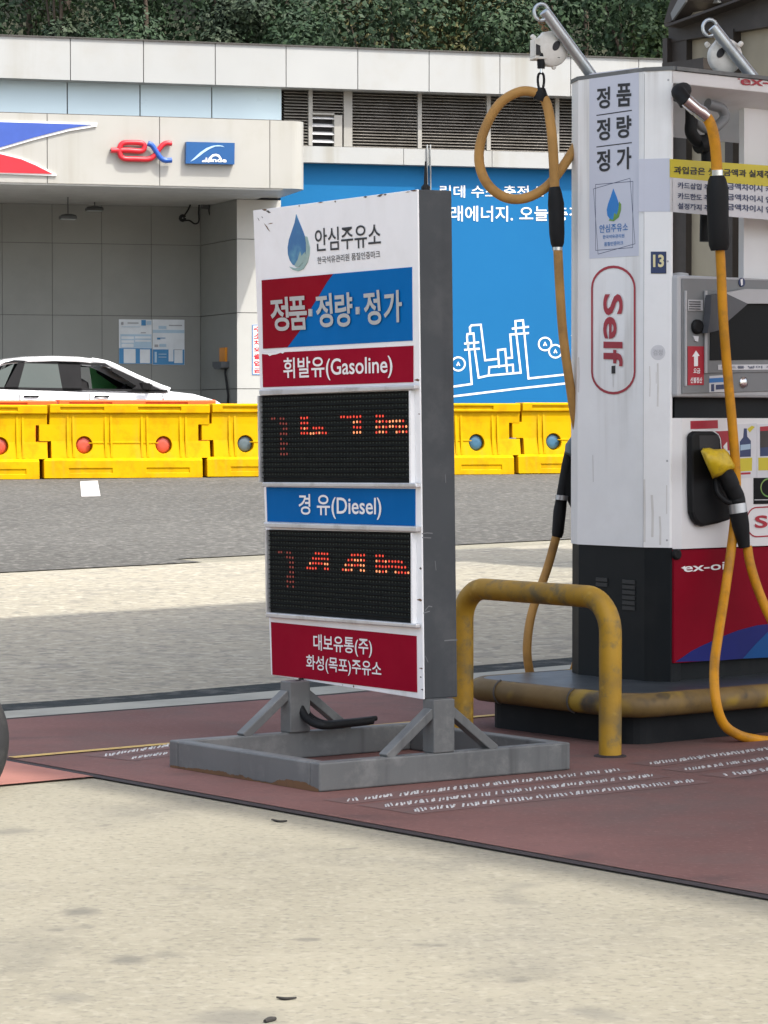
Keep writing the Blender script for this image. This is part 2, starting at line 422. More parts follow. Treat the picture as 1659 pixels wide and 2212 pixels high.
    def stroke(s, S, pxs, w, n, m, closed=False):
        """flat painted stroke of width w (surface units = metres) along photo pixels"""
        U = [Vector(S.px(x, y, n)) for x, y in pxs]
        k = len(U)
        L_, R_ = [], []
        for i, p in enumerate(U):
            a = U[(i-1) % k] if (closed or i) else p
            b = U[(i+1) % k] if (closed or i < k-1) else p
            d1 = (p-a).normalized() if (p-a).length > 0 else (b-p).normalized()
            d2 = (b-p).normalized() if (b-p).length > 0 else d1
            t = d1 + d2
            t = t.normalized() if t.length > 0.1 else d1
            nn = Vector((-t[1], t[0])); sc = 1 / max(0.5, nn.dot(Vector((-d1[1], d1[0]))))
            ex = Vector((0, 0)) if (closed or 0 < i < k-1) else (d2 if i else -d2) * w * 0.5
            L_.append(p + ex + nn*w/2*sc); R_.append(p + ex - nn*w/2*sc)
        P = [S.f(q[0], q[1], n) for q in L_] + [S.f(q[0], q[1], n) for q in R_]
        F = [(i, (i+1) % k, k+(i+1) % k, k+i) for i in range(k if closed else k-1)]
        return s.add(P, F, m)
    def mesh(s, name):
        me = bpy.data.meshes.new(name)
        me.from_pydata([tuple(p) for p in s.v], [], s.f)
        for m in s.mats: me.materials.append(MATS[m])
        me.polygons.foreach_set("material_index", s.m)
        me.polygons.foreach_set("use_smooth", s.s)
        me.update()
        bm = bmesh.new(); bm.from_mesh(me)
        bmesh.ops.recalc_face_normals(bm, faces=bm.faces)
        bm.to_mesh(me); bm.free()
        return me
    def build(s, name, parent=None, bevel=0):
        """link the collected geometry (world coordinates) as ONE object"""
        me = s.mesh(name)
        ob = bpy.data.objects.new(name, me); COL.objects.link(ob)
        if parent:
            W = WORLD[parent.name]
            ob.parent = parent
            WORLD[ob.name] = W.copy()
            me.transform(W.inverted())
        else:
            xs = [v.co for v in me.vertices]
            lo = Vector((min(c.x for c in xs), min(c.y for c in xs), min(c.z for c in xs))); hi = Vector((max(c.x for c in xs), max(c.y for c in xs), max(c.z for c in xs)))
            o = Vector(((lo.x+hi.x)/2, (lo.y+hi.y)/2, lo.z))
            me.transform(Matrix.Translation(-o)); ob.location = o
            WORLD[ob.name] = Matrix.Translation(o)
        if bevel:
            bv = ob.modifiers.new("bevel", 'BEVEL'); bv.width = bevel; bv.segments = 2; bv.limit_method = 'ANGLE'; bv.angle_limit = R(40)
            bv.harden_normals = False
        return ob
WORLD = {}
def tag(o, label=None, cat=None, group=None, kind=None):
    if label: o['label'] = label
    if cat: o['category'] = cat
    if group: o['group'] = group
    if kind: o['kind'] = kind
    return o
def thing(name, label, cat, loc=(0, 0, 0), group=None, rotz=0):
    o = bpy.data.objects.new(name, None); COL.objects.link(o)
    o.location = loc; o.rotation_euler = (0, 0, rotz); o.empty_display_size = 0.2
    WORLD[o.name] = Matrix.Translation(Vector(loc)) @ Matrix.Rotation(rotz, 4, 'Z')
    return tag(o, label, cat, group)
def dup(root, label=None):
    def cp(o, par):
        c = o.copy(); COL.objects.link(c); c.parent = par
        for ch in list(o.children): cp(ch, c)
        return c
    r = cp(root, None)
    if label: r['label'] = label
    return r
def smooth_path(pts, n=8):
    """Catmull-Rom through the points"""
    P = [Vector(p) for p in pts]; P = [P[0]*2-P[1]] + P + [P[-1]*2-P[-2]]
    out = []
    for i in range(1, len(P)-2):
        a, b, c, d = P[i-1:i+3]
        for k in range(n):
            t = k/n
            out.append(0.5*((2*b) + (c-a)*t + (2*a-5*b+4*c-d)*t*t + (3*b-a-3*c+d)*t**3))
    out.append(P[-2]); return out
def arc(cx, cy, rx, ry, a0, a1, n=12):
    return [(cx + rx*math.cos(R(a0+(a1-a0)*i/n)), cy + ry*math.sin(R(a0+(a1-a0)*i/n))) for i in range(n+1)]

# ================================================================== THE SETTING: ground
def sheet(name, pts, z, m, cols=1, extend=None):
    """flat sheet following the ground; pts are (a, b) island coordinates, z metres above it"""
    b = MB()
    return b
g = MB()
xs = [-400, -60, -20, -6, 0, 6, 20, 60, 400]; ys = [-60, 0, 6, YB, 62, 140, 600]
g.add([(x, y, gz(y)) for y in ys for x in xs], [(j*9+i, j*9+i+1, (j+1)*9+i+1, (j+1)*9+i) for j in range(6) for i in range(8)], 'concrete')
tag(g.build('ground'), kind='structure')

def sloped(name, abpts, lift, m):
    """sheet with straight edges on the ground, cut where the slope starts"""
    bm = bmesh.new()
    vs = [bm.verts.new(ab(a, b)) for a, b in abpts]
    bm.faces.new(vs)
    for yy in (YB, 62):
        bmesh.ops.bisect_plane(bm, geom=bm.verts[:]+bm.edges[:]+bm.faces[:], plane_co=(0, yy, 0), plane_no=(0, 1, 0))
    for v in bm.verts: v.co.z = gz(v.co.y) + lift
    o = MB()
    o.add([v.co.copy() for v in bm.verts], [tuple(v.index for v in f.verts) for f in (bm.verts.index_update() or bm.faces)], m)
    bm.free()
    return tag(o.build(name), kind='structure')
B0, A0 = 10.25, 5.41
sloped('pavement', [(-60, 10.83), (90, 10.83), (90, 17.9), (-60, 17.9)], 0.004, 'concrete_far')
# far carriageway: its near edge steps, as the old concrete does
aS = PA.dot(atG(400, 1212))
sloped('road', [(-60, 17.95), (aS, 17.95), (aS, 18.35), (90, 18.35), (90, 120), (-60, 120)], 0.008, 'asphalt')
sloped('drain_channel', [(-60, 10.55), (90, 10.55), (90, 10.83), (-60, 10.83)], 0.006, 'drain_dark')
sloped('kerb_strip', [(-60, 10.29), (90, 10.29), (90, 10.55), (-60, 10.55)], 0.008, 'strip_grey')
sloped('pavement_joint', [(-60, B0), (90, B0), (90, 10.29), (-60, 10.29)], 0.006, 'joint_tar')
sloped('pavement_pad', [(A0, -40), (60, -40), (60, B0), (A0, B0)], 0.008, 'pad_red')
sloped('pavement_pad', [(-30, 8.4), (A0-0.045, 8.4), (A0-0.045, B0), (-30, B0)], 0.008, 'pad_sunlit')
sloped('pavement_joint', [(A0-0.045, -40), (A0, -40), (A0, B0), (A0-0.045, B0)], 0.006, 'joint_tar')
# yellow line on the pad and the white lane mark on the far road
p0, p1 = atG(32, 1644), atG(363, 1611)
a0_, b0_ = PA.dot(p0), QA.dot(p0); b1_ = QA.dot(p1)
sloped('road_marking', [(a0_, b0_), (a0_+6, b1_+0.05), (a0_+6, b1_+0.10), (a0_, b0_+0.05)], 0.012, 'line_yellow')
g = MB()
qs = [(173, 1042), (211, 1040), (217, 1074), (176, 1075)]
g.poly([atG(*q)+Vector((0, 0, 0.013)) for q in qs], 'line_white')
tag(g.build('road_marking'), kind='structure')
# rows of metal anti-slip studs set into the pad
def studs(rows):
    g = MB()
    for (x0, y0), (x1, y1), n in rows:
        A, B = atZ(x0, y0), atZ(x1, y1)
        d = (B-A).normalized(); w = Vector((-d.y, d.x, 0))
        L = (B-A).length; n2 = int(L/0.0168)
        up = Vector((0, 0, .0092))
        g.add([A-d*.05-w*.07+up, B+d*.02-w*.07+up, B+d*.02+w*.07+up, A-d*.05+w*.07+up], [(0, 1, 2, 3)], 'stud_dark')
        for i in range(n2):
            for k in (0,):
                if random.random() < .05: continue
                p = A + d*((i+.5+.22*k+random.uniform(-.08, .08))*L/n2) + w*random.uniform(-.007, .007)
                p.z = .0094
                l, ww, h = random.uniform(.0028, .0044), random.uniform(.020, .042), random.uniform(.002, .0035)
                a = random.uniform(-.10, .10)
                e1 = Vector((math.cos(a), math.sin(a), 0)); e2 = Vector((-math.sin(a), math.cos(a), 0))       # oblique ticks
                q4 = [p-e1*l-e2*ww, p+e1*l-e2*ww, p+e1*l+e2*ww, p-e1*l+e2*ww]
                c4 = [p+(q-p)*.7+Vector((0, 0, h)) for q in q4]
                g.add(q4+c4, [(4, 5, 6, 7), (0, 1, 5, 4), (1, 2, 6, 5), (2, 3, 7, 6), (3, 0, 4, 7)], 'stud_white')
    return g
tag(studs([((750, 1735), (1340, 1668), 62), ((826, 1747), (1412, 1680), 60), ((890, 1757), (1500, 1692), 58)]).build('anti_slip_studs'), kind='structure')
tag(studs([((1405, 1655), (1700, 1617), 30), ((1480, 1668), (1760, 1630), 28), ((1565, 1680), (1820, 1645), 26)]).build('anti_slip_studs'), kind='structure')
tag(studs([((225, 1637), (380, 1613), 22), ((282, 1643), (420, 1625), 20)]).build('anti_slip_studs'), kind='structure')

# oil and tyre stains soaked into the near concrete
def stain(mat, c, rx, ry, col, amt):
    t = MATS[mat].node_tree; N, L = t.nodes, t.links; b = N["Principled BSDF"]
    geo = N.new("ShaderNodeNewGeometry"); nz = N.new("ShaderNodeTexNoise"); nz.inputs["Scale"].default_value = 9; nz.inputs["Detail"].default_value = 5
    L.new(geo.outputs["Position"], nz.inputs["Vector"])
    mp = N.new("ShaderNodeVectorMath"); mp.operation = 'SUBTRACT'; mp.inputs[1].default_value = c; L.new(geo.outputs["Position"], mp.inputs[0])
    sc = N.new("ShaderNodeVectorMath"); sc.operation = 'MULTIPLY'; sc.inputs[1].default_value = (1/rx, 1/ry, 0); L.new(mp.outputs[0], sc.inputs[0])
    ln = N.new("ShaderNodeVectorMath"); ln.operation = 'LENGTH'; L.new(sc.outputs[0], ln.inputs[0])
    ad = N.new("ShaderNodeMath"); ad.operation = 'MULTIPLY_ADD'; ad.inputs[1].default_value = 1.6; L.new(nz.outputs[0], ad.inputs[0]); L.new(ln.outputs["Value"], ad.inputs[2])
    mr = N.new("ShaderNodeMapRange"); mr.interpolation_type = 'SMOOTHSTEP'; mr.inputs[1].default_value = 0.9; mr.inputs[2].default_value = 1.75; mr.inputs[3].default_value = amt; mr.inputs[4].default_value = 0
    L.new(ad.outputs[0], mr.inputs[0])
    mx = N.new("ShaderNodeMix"); mx.data_type = 'RGBA'; mx.inputs[7].default_value = (*col, 1)
    old = b.inputs["Base Color"].links[0].from_socket
    L.new(mr.outputs[0], mx.inputs[0]); L.new(old, mx.inputs[6]); L.new(mx.outputs[2], b.inputs["Base Color"])
for (x_, y_), rx_, ry_, am_ in (((175, 1968), .07, .11, .7), ((275, 2072), .075, .10, .7), ((365, 2064), .08, .08, .4), ((950, 1870), .25, .25, .22), ((330, 1745), .30, .30, .25), ((1120, 2105), .2, .2, .25), ((60, 2050), .2, .5, .3)):
    stain('concrete', tuple(atZ(x_, y_)), rx_, ry_, (0.115, 0.112, 0.10), am_)

# hill behind the building
g = MB()
hy = [(58, 0.9), (66, 3.2), (76, 7.5), (90, 15), (110, 25), (140, 36), (220, 48)]
hx = [-160, -60, -25, -8, 8, 25, 60, 160]
random.seed(3)
g.add([(x, y+random.uniform(-1, 1), z+random.uniform(-.5, .5)) for y, z in hy for x in hx], [(j*8+i, j*8+i+1, (j+1)*8+i+1, (j+1)*8+i) for j in range(6) for i in range(7)], 'hill_earth', True)
tag(g.build('hill_terrain'), kind='structure')

# ================================================================== trees on the hill
def tree_proto(name, mat, label, h, w, seed, conical=False, n=10000, leaf=0.075):
    rnd = random.Random(seed)
    root = thing(name, label, 'tree', (0, -400, 0), 'trees on the wooded hill')
    W = Vector((0, -400, 0))
    t = MB()
    t.tube(smooth_path([W, W+Vector((.1, 0, h*.3)), W+Vector((-.1, .1, h*.6)), W+Vector((.05, 0, h*.92))], 4), [0.16-0.012*i for i in range(13)], 'bark', 7)
    blobs = []
    for i in range(15):
        z = rnd.uniform(0.22, 0.93)
        rad = (w*(1.05-z) if conical else w*math.sin(math.pi*min(1, (z-0.08)/0.95))**0.7*0.8)
        g_ = rnd.uniform(0, 6.28); r = rad*rnd.uniform(0.2, 0.85)
        c = Vector((r*math.cos(g_), r*math.sin(g_), z*h)); blobs.append((c, (0.5 if conical else 0.72)*w*rnd.uniform(0.4, 0.62)))
        if i < 7: t.tube([W+Vector((0, 0, c.z*0.6)), W+c*0.6+Vector((0, 0, c.z*0.2)), W+c], [0.05, 0.035, 0.015], 'bark', 5)
    t.build('trunk', root)
    lv = MB(); V, F = [], []
    for i in range(n):
        c, br = blobs[i % 15]
        d = Vector((rnd.gauss(0, 1), rnd.gauss(0, 1), rnd.gauss(0, 0.8))).normalized()*br*rnd.uniform(0.55, 1.12)
        p = W + c + d
        nrm = (d.normalized()+Vector((rnd.gauss(0, .5), rnd.gauss(0, .5), .5+rnd.gauss(0, .4)))).normalized()
        e = nrm.cross(Vector((rnd.gauss(0, 1), rnd.gauss(0, 1), rnd.gauss(0, 1)))).normalized(); q = nrm.cross(e)
        l = leaf*rnd.uniform(0.6, 1.4); ww = l*rnd.uniform(0.35, 0.7)
        k = len(V); V += [p-e*l, p-q*ww, p+e*l, p+q*ww]; F.append((k, k+1, k+2, k+3))
    lv.add(V, F, mat); me_o = lv.build('crown', root)
    return root
protos = [
    tree_proto('broadleaf_tree', 'leaf_dark', 'dark green broadleaf tree in the wood behind the white parapet', 8, 2.9, 1),
    tree_proto('broadleaf_tree', 'leaf_mid', 'mid green bushy tree in the wood behind the white parapet', 7.4, 3.0, 2),
    tree_proto('broadleaf_tree', 'leaf_olive', 'olive brown tree among the green wood behind the white parapet', 7, 2.5, 3),
    tree_proto('pine_tree', 'leaf_pine', 'narrow pointed evergreen in the wood behind the white parapet', 8.6, 2.3, 4, True),
    tree_proto('broadleaf_tree', 'leaf_dark', 'tall dark green tree in the wood behind the white parapet', 9.2, 3.2, 5),
]
rnd = random.Random(21)
used = set()
def hillz(y):
    for (y0, z0), (y1, z1) in zip(hy, hy[1:]):
        if y0 <= y <= y1: return z0+(z1-z0)*(y-y0)/(y1-y0)
    return 0
for row, (Y, base) in enumerate([(69, 0), (75, 0), (82, 0), (90, 0)]):
    for i in range(10):
        X = -0.142*Y*1.18 + (i+0.5*(row % 2)+rnd.uniform(-.25, .25))*(0.142*Y*2.36/9.5)
        k = rnd.choices(range(5), [3, 4, 2.2, 1.6, 2])[0]
        o = protos[k] if k not in used else dup(protos[k])
        used.add(k)
        y_ = Y+rnd.uniform(-2, 2); s_ = rnd.uniform(0.82, 1.12)
        o.location = (X, y_, hillz(y_)-0.4); o.scale = (s_, s_, s_*rnd.uniform(.9, 1.1)); o.rotation_euler = (0, 0, rnd.uniform(0, 6.28))
for k in range(5):
    if k not in used: protos[k].location = (-10+5*k, 70, hillz(70)-.4)

# ================================================================== service building
BA = R(15.3)
EU, EN = Vector((math.cos(BA), math.sin(BA), 0)), Vector((math.sin(BA), -math.cos(BA), 0))
o_ = atY(345, 320, 46); o_.z = 0
FA = plane(o_, EU, EN, (0, 4))                       # front of the projecting fascia
bld = thing('service_building', 'long white panelled service building with blue mural wall and open vehicle bay', 'building', (o_.x, o_.y, gz(46)))
NP, NU, NB, NBAY = -1.5, -1.84, -2.0, -3.9             # planes behind the fascia
PAR, UPP, BLU, BAY = shifted(FA, NP), shifted(FA, NU), shifted(FA, NB), shifted(FA, NBAY)
def ux(S, x, y): return S.px(x, y)[0]
def vz(S, x, y): return S.px(x, y)[1]
def panels(mb, S, us, v0, v1, n0, n1, m, gap=0.014):
    for a, b in zip(us, us[1:]):
        mb.box(S, a+gap/2, v0, b-gap/2, v1, n0, n1, m)
    mb.box(S, us[0], v0+0.01, us[-1], v1-0.01, n0-0.03, n1-0.03, 'joint_dark')
# parapet
seam = [152, 310, 465, 618, 773, 927, 1080, 1233, 1380]
us = [ux(PAR, x, 110) for x in seam]; st = us[1]-us[0]
us = [us[0]-st*3, us[0]-st*2, us[0]-st] + us + [us[-1]+st*0.42]
zt, zb = vz(PAR, 465, 94), vz(PAR, 465, 183)
b = MB(); panels(b, PAR, us, zb, zt, -0.08, 0, 'white_panel')
b.box(PAR, us[0]-.02, zt, us[-1]+.02, zt+0.02, -0.5, 0.03, 'joint_dark')
b.box(PAR, us[0], zb, us[-1], zt-.01, -0.9, -0.12, 'white_panel')
b.build('parapet', bld)
uLeft, uRight = us[0], us[-1]
# pale blue panels under the parapet
us2 = [ux(UPP, x, 215) for x in (145, 302, 457)]; st2 = us2[1]-us2[0]
us2 = [us2[0]-st2*3, us2[0]-st2*2, us2[0]-st2]+us2+[ux(UPP, 608.5, 215)]
zf = vz(FA, 345, 253)
zu0 = vz(UPP, 345, 262)
b = MB(); panels(b, UPP, us2, zu0-.5, zb, -0.05, 0.02, 'pale_blue_panel', 0.02)
b.build('upper_wall', bld)
# louvers
zl0, zl1 = vz(UPP, 800, 318), zb
lx = [611, 671, 752, 907, 1056, 1204, 1352]
for i, (x0, x1) in enumerate(zip(lx, lx[1:])):
    b = MB(); ua, ub = ux(UPP, x0, 260)+.03, ux(UPP, x1, 260)-.03
    b.box(UPP, ua-.03, zl0, ub+.03, zl1, -0.3, -0.22, 'louver_dark')
    n = 18
    lowcut = zl0
    for k in range(n):
        z = zl1-(k+0.5)*(zl1-zl0)/n
        if i == 1 and z < vz(UPP, 705, 246): continue
        P = [UPP.f(ua, z+.03, -.18), UPP.f(ub, z+.03, -.18), UPP.f(ub, z-.028, -.02), UPP.f(ua, z-.028, -.02)]
        b.prism(P, (0, 0, 0.008), 'louver_metal')
    b.build('louver_bay', bld)
for x in lx[1:]:
    w = .035 if x != 752 else .075
    b = MB(); u = ux(UPP, x, 260); b.box(UPP, u-w, zl0, u+w, zl1, -0.2, 0.0, 'louver_post'); b.build('louver_post', bld)
b = MB()
va, vb_ = vz(UPP, 705, 316), vz(UPP, 705, 248)
ua, ub = ux(UPP, 674, 280), ux(UPP, 722, 280)
b.box(UPP, ua, va, ub, vb_, -.2, -.15, 'black_hole')
for k in range(4):
    z = vb_-(k+.55)*(vb_-va)/4
    P = [UPP.f(ua, z+.055, -.12), UPP.f(ub, z+.055, -.12), UPP.f(ub, z-.0, .0), UPP.f(ua, z-.0, .0)]
    b.prism(P, (0, 0, 0.012), 'white_slat')
b.box(UPP, ub, va, ux(UPP, 739, 280), vb_, -.15, 0.01, 'louver_post')
b.box(UPP, ua, vb_, ub, vb_+.03, -.15, 0.01, 'louver_post')
b.build('air_vent', bld)
# white band and mural wall
BND = shifted(FA, -1.8)
zw1, zw0 = vz(BND, 800, 319), vz(BND, 800, 354)
ubl = [ux(BND, x, 335) for x in (608, 872, 1063, 1220, 1400)]
b = MB(); panels(b, BND, ubl, zw0, zw1, -.25, 0, 'white_panel', .01)
b.build('wall_band', bld)
b = MB()
u0, u1 = ux(BLU, 606, 430), ux(BLU, 1400, 430)
b.box(BLU, u0, 0.3, u1, zw0, -.2, 0, 'mural_blue')
mw = b.build('mural_wall', bld)
b = MB()
b.text(BLU, '린데 수소 충전소', (950, 400), (1174, 401), (950, 427), .006, 'mural_white', .012)
b.text(BLU, '미래에너지.', (940, 444), (1108, 445), (940, 478), .006, 'mural_white', .012)
b.text(BLU, '오늘', (1122, 446), (1184, 446), (1122, 477), .006, 'mural_white', .012)
b.text(BLU, '충전', (1192, 446), (1262, 446), (1192, 478), .006, 'mural_white', .012)
b.build('mural_lettering', bld)
b = MB()
def ms(pts, w=.035): b.stroke(BLU, Ks(K7, pts), w, .005, 'mural_white')
ms([(-40, 1450), (188, 1418), (170, 1190)])
ms([(162, 1182), (165, 1135)]); ms([(142, 1140), (232, 1132)]); ms([(142, 1183), (236, 1175)])
ms([(158, 1135), (155, 1095), (158, 1075), (200, 1070), (205, 1130)]); ms([(165, 1180), (160, 1140)]); ms([(205, 1175), (203, 1135)])
ms([(178, 1070), (175, 1030), (185, 1015), (250, 1010), (280, 1255), (370, 1245)])
ms([(208, 1180), (235, 1375), (300, 1360), (525, 1340), (495, 1080)])
ms([(370, 1245), (368, 1185), (418, 1178), (430, 1330)]); ms([(375, 1300), (372, 1245)])
ms([(305, 1350), (308, 1303), (470, 1285), (473, 1335)])
ms([(430, 1240), (465, 1237), (452, 1078), (575, 1068)])
ms([(470, 1037), (575, 1025)]); ms([(490, 1035), (488, 985), (540, 980), (545, 1025)]); ms([(492, 1080), (490, 1037)]); ms([(548, 1068), (545, 1028)])
ms([(550, 1072), (578, 1380), (920, 1343)])
ms([(-40, 1515), (500, 1450), (920, 1405)])
def ring(cx, cy, r):
    b.stroke(BLU, [K(K7, cx+r*math.cos(i*.262), cy+r*math.sin(i*.262)) for i in range(24)], .03, .005, 'mural_white', True)
    b.stroke(BLU, Ks(K7, [(cx-8, cy+8), (cx, cy-8), (cx+8, cy+8)]), .025, .005, 'mural_white')
ring(95, 1280, 46); ring(692, 1143, 44); ring(763, 1193, 44)
b.sprism(BLU, [BLU.px(*K(K7, *p)) for p in [(868, 1088), (925, 985), (925, 1072)]], 0, .005, 'mural_white')
b.build('mural_drawing', bld)
b = MB()
for x in (922, 929):
    z1, z0 = vz(BND, x, 313), vz(BLU, x, 412)
    P = [BND.f(ux(BND, x, 335), z1, .02), BND.f(ux(BND, x, 335), zw0-.02, .02), BLU.f(ux(BLU, x, 380), zw0-.12, .03), BLU.f(ux(BLU, x, 380), z0-1.0, .03)]
    b = MB(); b.tube(P, .014, 'conduit', 6); b.build('conduit_pipe', bld)
# projecting fascia with rounded right end
zf0 = vz(FA, 345, 401)
usf = [ux(FA, x, 330) for x in (102, 345, 583)]; stf = usf[1]-usf[0]
usf = [usf[0]-stf*2, usf[0]-stf]+usf
b = MB(); panels(b, FA, usf, zf0, zf, -.12, 0, 'cream_panel', .012)
uE = usf[-1]; rad = ux(FA, 640, 330)-uE
arcp = [(uE+.006, 0.0)]
re = 0.24
ue2 = ux(FA, 662, 335)
arcp += [(ue2-re+re*math.sin(R(t)), -re+re*math.cos(R(t))) for t in range(0, 91, 10)]
arcp += [(ue2, -2.0), (uE+.006, -2.0)]
P = [FA.f(u, zf0, n) for u, n in arcp]
b.prism(P, (0, 0, zf-zf0), 'cream_panel')
b.box(FA, usf[0], zf-.01, ue2-.42, zf+.012, -2.0, -.01, 'joint_dark')
b.box(FA, usf[0], zf0+.1, uE, zf-.02, -.2, -.13, 'cream_panel')
b.build('fascia', bld)
b = MB(); b.box(FA, usf[0], zf0-.03, ue2-.40, zf0-.001, -4.6, -.02, 'soffit_paint'); b.build('soffit', bld)
# bay: back wall, splayed return wall, column
zc = zf0-.03
ubk = ux(BAY, 433, 600)
b = MB()
zj = [vz(BAY, 300, 528), vz(BAY, 300, 682.5), vz(BAY, 300, 842)]
sx = [ux(BAY, x, 600) for x in (5, 113, 220, 327, 433)]; sd = sx[2]-sx[1]
sx = [sx[0]-sd*3, sx[0]-sd*2, sx[0]-sd]+sx
zz = [0.3, zj[2], zj[1], zj[0], zc]
for a, c in zip(sx, sx[1:]):
    for z0, z1 in zip(zz, zz[1:]):
        b.box(BAY, a+.004, z0+.004, c-.004, z1-.004, -.05, 0, 'bay_panel')
b.box(BAY, sx[0], .3, sx[-1], zc, -.1, -.012, 'bay_joint')
b.build('bay_wall', bld)
pR0 = BAY.f(ubk, 0, 0); pR1 = BLU.at(512, 640); pR1.z = 0
RET = plane(pR0, pR1-pR0, EN, (1, 3)); Lr = (pR1-pR0).length
nr = (pR1-pR0).normalized().cross(Vector((0, 0, 1)))
RET = plane(pR0, pR1-pR0, nr, (1, 3))
b = MB()
for z0, z1 in zip(zz, zz[1:]):
    b.box(RET, .01, z0+.006, Lr-.004, z1-.006, -.05, 0, 'bay_panel')
b.box(RET, 0, .3, Lr, zc, -.1, -.03, 'joint_dark')
b.build('return_wall', bld)
b = MB()
uc0, uc1 = ux(BLU, 512, 640), ux(BLU, 607, 640)
for z0, z1 in zip(zz, zz[1:]):
    b.box(BLU, uc0, z0+.006, uc1, z1-.006, -.3, .004, 'column_panel')
b.box(BLU, uc0+.02, .3, uc1-.02, zc, -.3, -.02, 'joint_dark')
b.build('column', bld)
# main mass behind so that the roof and walls are closed
b = MB(); b.box(FA, uLeft, .3, uRight, zb, -9, -4.2, 'bay_panel'); b.box(FA, uLeft, zb+.01, uRight, zb+.2, -9, NP-1.0, 'soffit_paint'); b.build('rear_block', bld)

# --- things on the building
b = MB()
def emb(pts, n, m):
    b.pxprism(FA, Ks(K1, pts), .0, n, m)
em = thing('wing_emblem', 'red and blue swoosh emblem on the fascia at the left edge', 'emblem', FA.f(ux(FA, 20, 330), zf0, 0))
b = MB(); emb([(-900, 640), (0, 655), (440, 668), (530, 668), (527, 688), (380, 712), (190, 760), (0, 815), (-900, 1020)], .03, 'letter_white'); emb([(-900, 800), (0, 828), (120, 858), (205, 893), (310, 950), (305, 958), (0, 946), (-900, 930)], .03, 'letter_white'); b.build('backing', em)
b = MB(); b.pxprism(FA, Ks(K1, [(-900, 650), (0, 664), (440, 677), (500, 678), (370, 700), (185, 748), (0, 802), (-900, 990)]), .03, .045, 'emblem_blue'); b.build('blue_wing', em)
b = MB(); b.pxprism(FA, Ks(K1, [(-900, 830), (0, 838), (115, 866), (195, 900), (285, 946), (0, 939), (-900, 925)]), .03, .045, 'emblem_red'); b.build('red_wing', em)
lg = thing('logo_sign', 'red and blue raised ex letters on the fascia', 'sign', FA.f(ux(FA, 306, 340), vz(FA, 306, 345), 0))
def tubepx(S, pts, r, n, m, k=None, seg=10, sm=6):
    q = [S.at(*(K(k, *p) if k else p), n) for p in pts]
    return MB().tube(smooth_path(q, sm), r, m, seg)
tubepx(FA, [(604, 818), (640, 818), (700, 818), (765, 822), (785, 808), (782, 785), (755, 777), (680, 777), (655, 795), (652, 835), (672, 862), (740, 866), (810, 866), (842, 845), (880, 795), (905, 780), (935, 781)], .043, .07, 'emblem_red', K1).build('letter_e', lg)
tubepx(FA, [(805, 780), (828, 792), (850, 825), (875, 860), (900, 873), (935, 872)], .043, .095, 'sign_blue', K1).build('letter_x', lg)
b = MB()
for p in [(604, 818), (700, 860), (880, 800), (770, 780)]:
    q = FA.at(*K(K1, *p), .0); b.tube([q, q+EN*.07], .02, 'joint_dark', 6)
b.build('mounting_pins', lg)
pq = thing('company_plaque', 'blue rectangular plaque with pale swoosh beside the ex letters', 'sign', FA.f(ux(FA, 455, 330), vz(FA, 455, 356), 0))
b = MB(); b.pxprism(FA, Ks(Q8, [(215, 370), (1432, 400), (1425, 940), (205, 915)]), 0, .11, 'plaque_blue', .11); b.build('board', pq)
b = MB(); b.pxprism(FA, Ks(Q8, [(315, 870), (420, 770), (560, 640), (720, 530), (880, 470), (1020, 455), (1120, 470), (1175, 505), (1080, 485), (940, 490), (800, 550), (660, 640), (520, 750), (420, 820)]), .112, .116, 'plaque_light'); b.build('swoosh', pq)
b = MB(); b.text(FA, 'Linde', K(Q8, 700, 770), K(Q8, 1225, 785), K(Q8, 700, 875), .114, 'letter_white', .03)
b.pxprism(FA, Ks(Q8, [(610, 850), (690, 820), (720, 880), (610, 880)]), .112, .116, 'letter_white')
b.stroke(FA, Ks(Q8, [(770, 860), (810, 780), (880, 715), (960, 700), (1030, 725), (1070, 790)]), .035, .117, 'letter_white'); b.build('lettering', pq)
# ceiling lamps of the bay
for nm, pts, lab in (('pendant_lamp', [(370, 1030), (325, 1163, 415, 1193)], 'lower dark lamp hanging from the bay soffit'), ('pendant_lamp', [(515, 1035), (467, 1120, 560, 1147)], 'higher dark lamp hanging from the bay soffit, on the right')):
    S = shifted(FA, -2.3 if pts[0][0] == 370 else -3.3)
    x, y = K(K1, *pts[0]); r0 = K(K1, *pts[1][:2]); r1 = K(K1, *pts[1][2:])
    top = S.at(x, r0[1]); lp = thing(nm, lab, 'lamp', (top.x, top.y, zc), 'pendant lamps under the bay soffit')
    b = MB(); b.tube([Vector((top.x, top.y, zc)), top], .012, 'lamp_dark', 6); b.build('rod', lp)
    b = MB(); h0, h1 = S.px(*r0), S.px(*r1); w = (h1[0]-h0[0])/2; uc = (h0[0]+h1[0])/2; hh = h0[1]-h1[1]
    rings = []
    prof = [(1.0, 0), (1.0, .45), (.86, .75), (.25, 1.0)]
    for k_, z_ in prof:
        rings.append([S.f(uc+sx_*w*k_, h1[1]+hh*z_, sy_*w*.55*k_) for sx_, sy_ in ((-1, -1), (1, -1), (1, 1), (-1, 1))])
    V = sum(rings, []); F = [(i*4+k, i*4+(k+1) % 4, (i+1)*4+(k+1) % 4, (i+1)*4+k) for i in range(3) for k in range(4)]+[(0, 1, 2, 3), (12, 13, 14, 15)]
    b.add(V, F, 'lamp_dark'); b.build('housing', lp)
    b = MB(); b.box(S, uc-w*.85, h1[1]-.012, uc+w*.85, h1[1]-.001, -w*.45, w*.45, 'lamp_glass'); b.build('lens', lp)
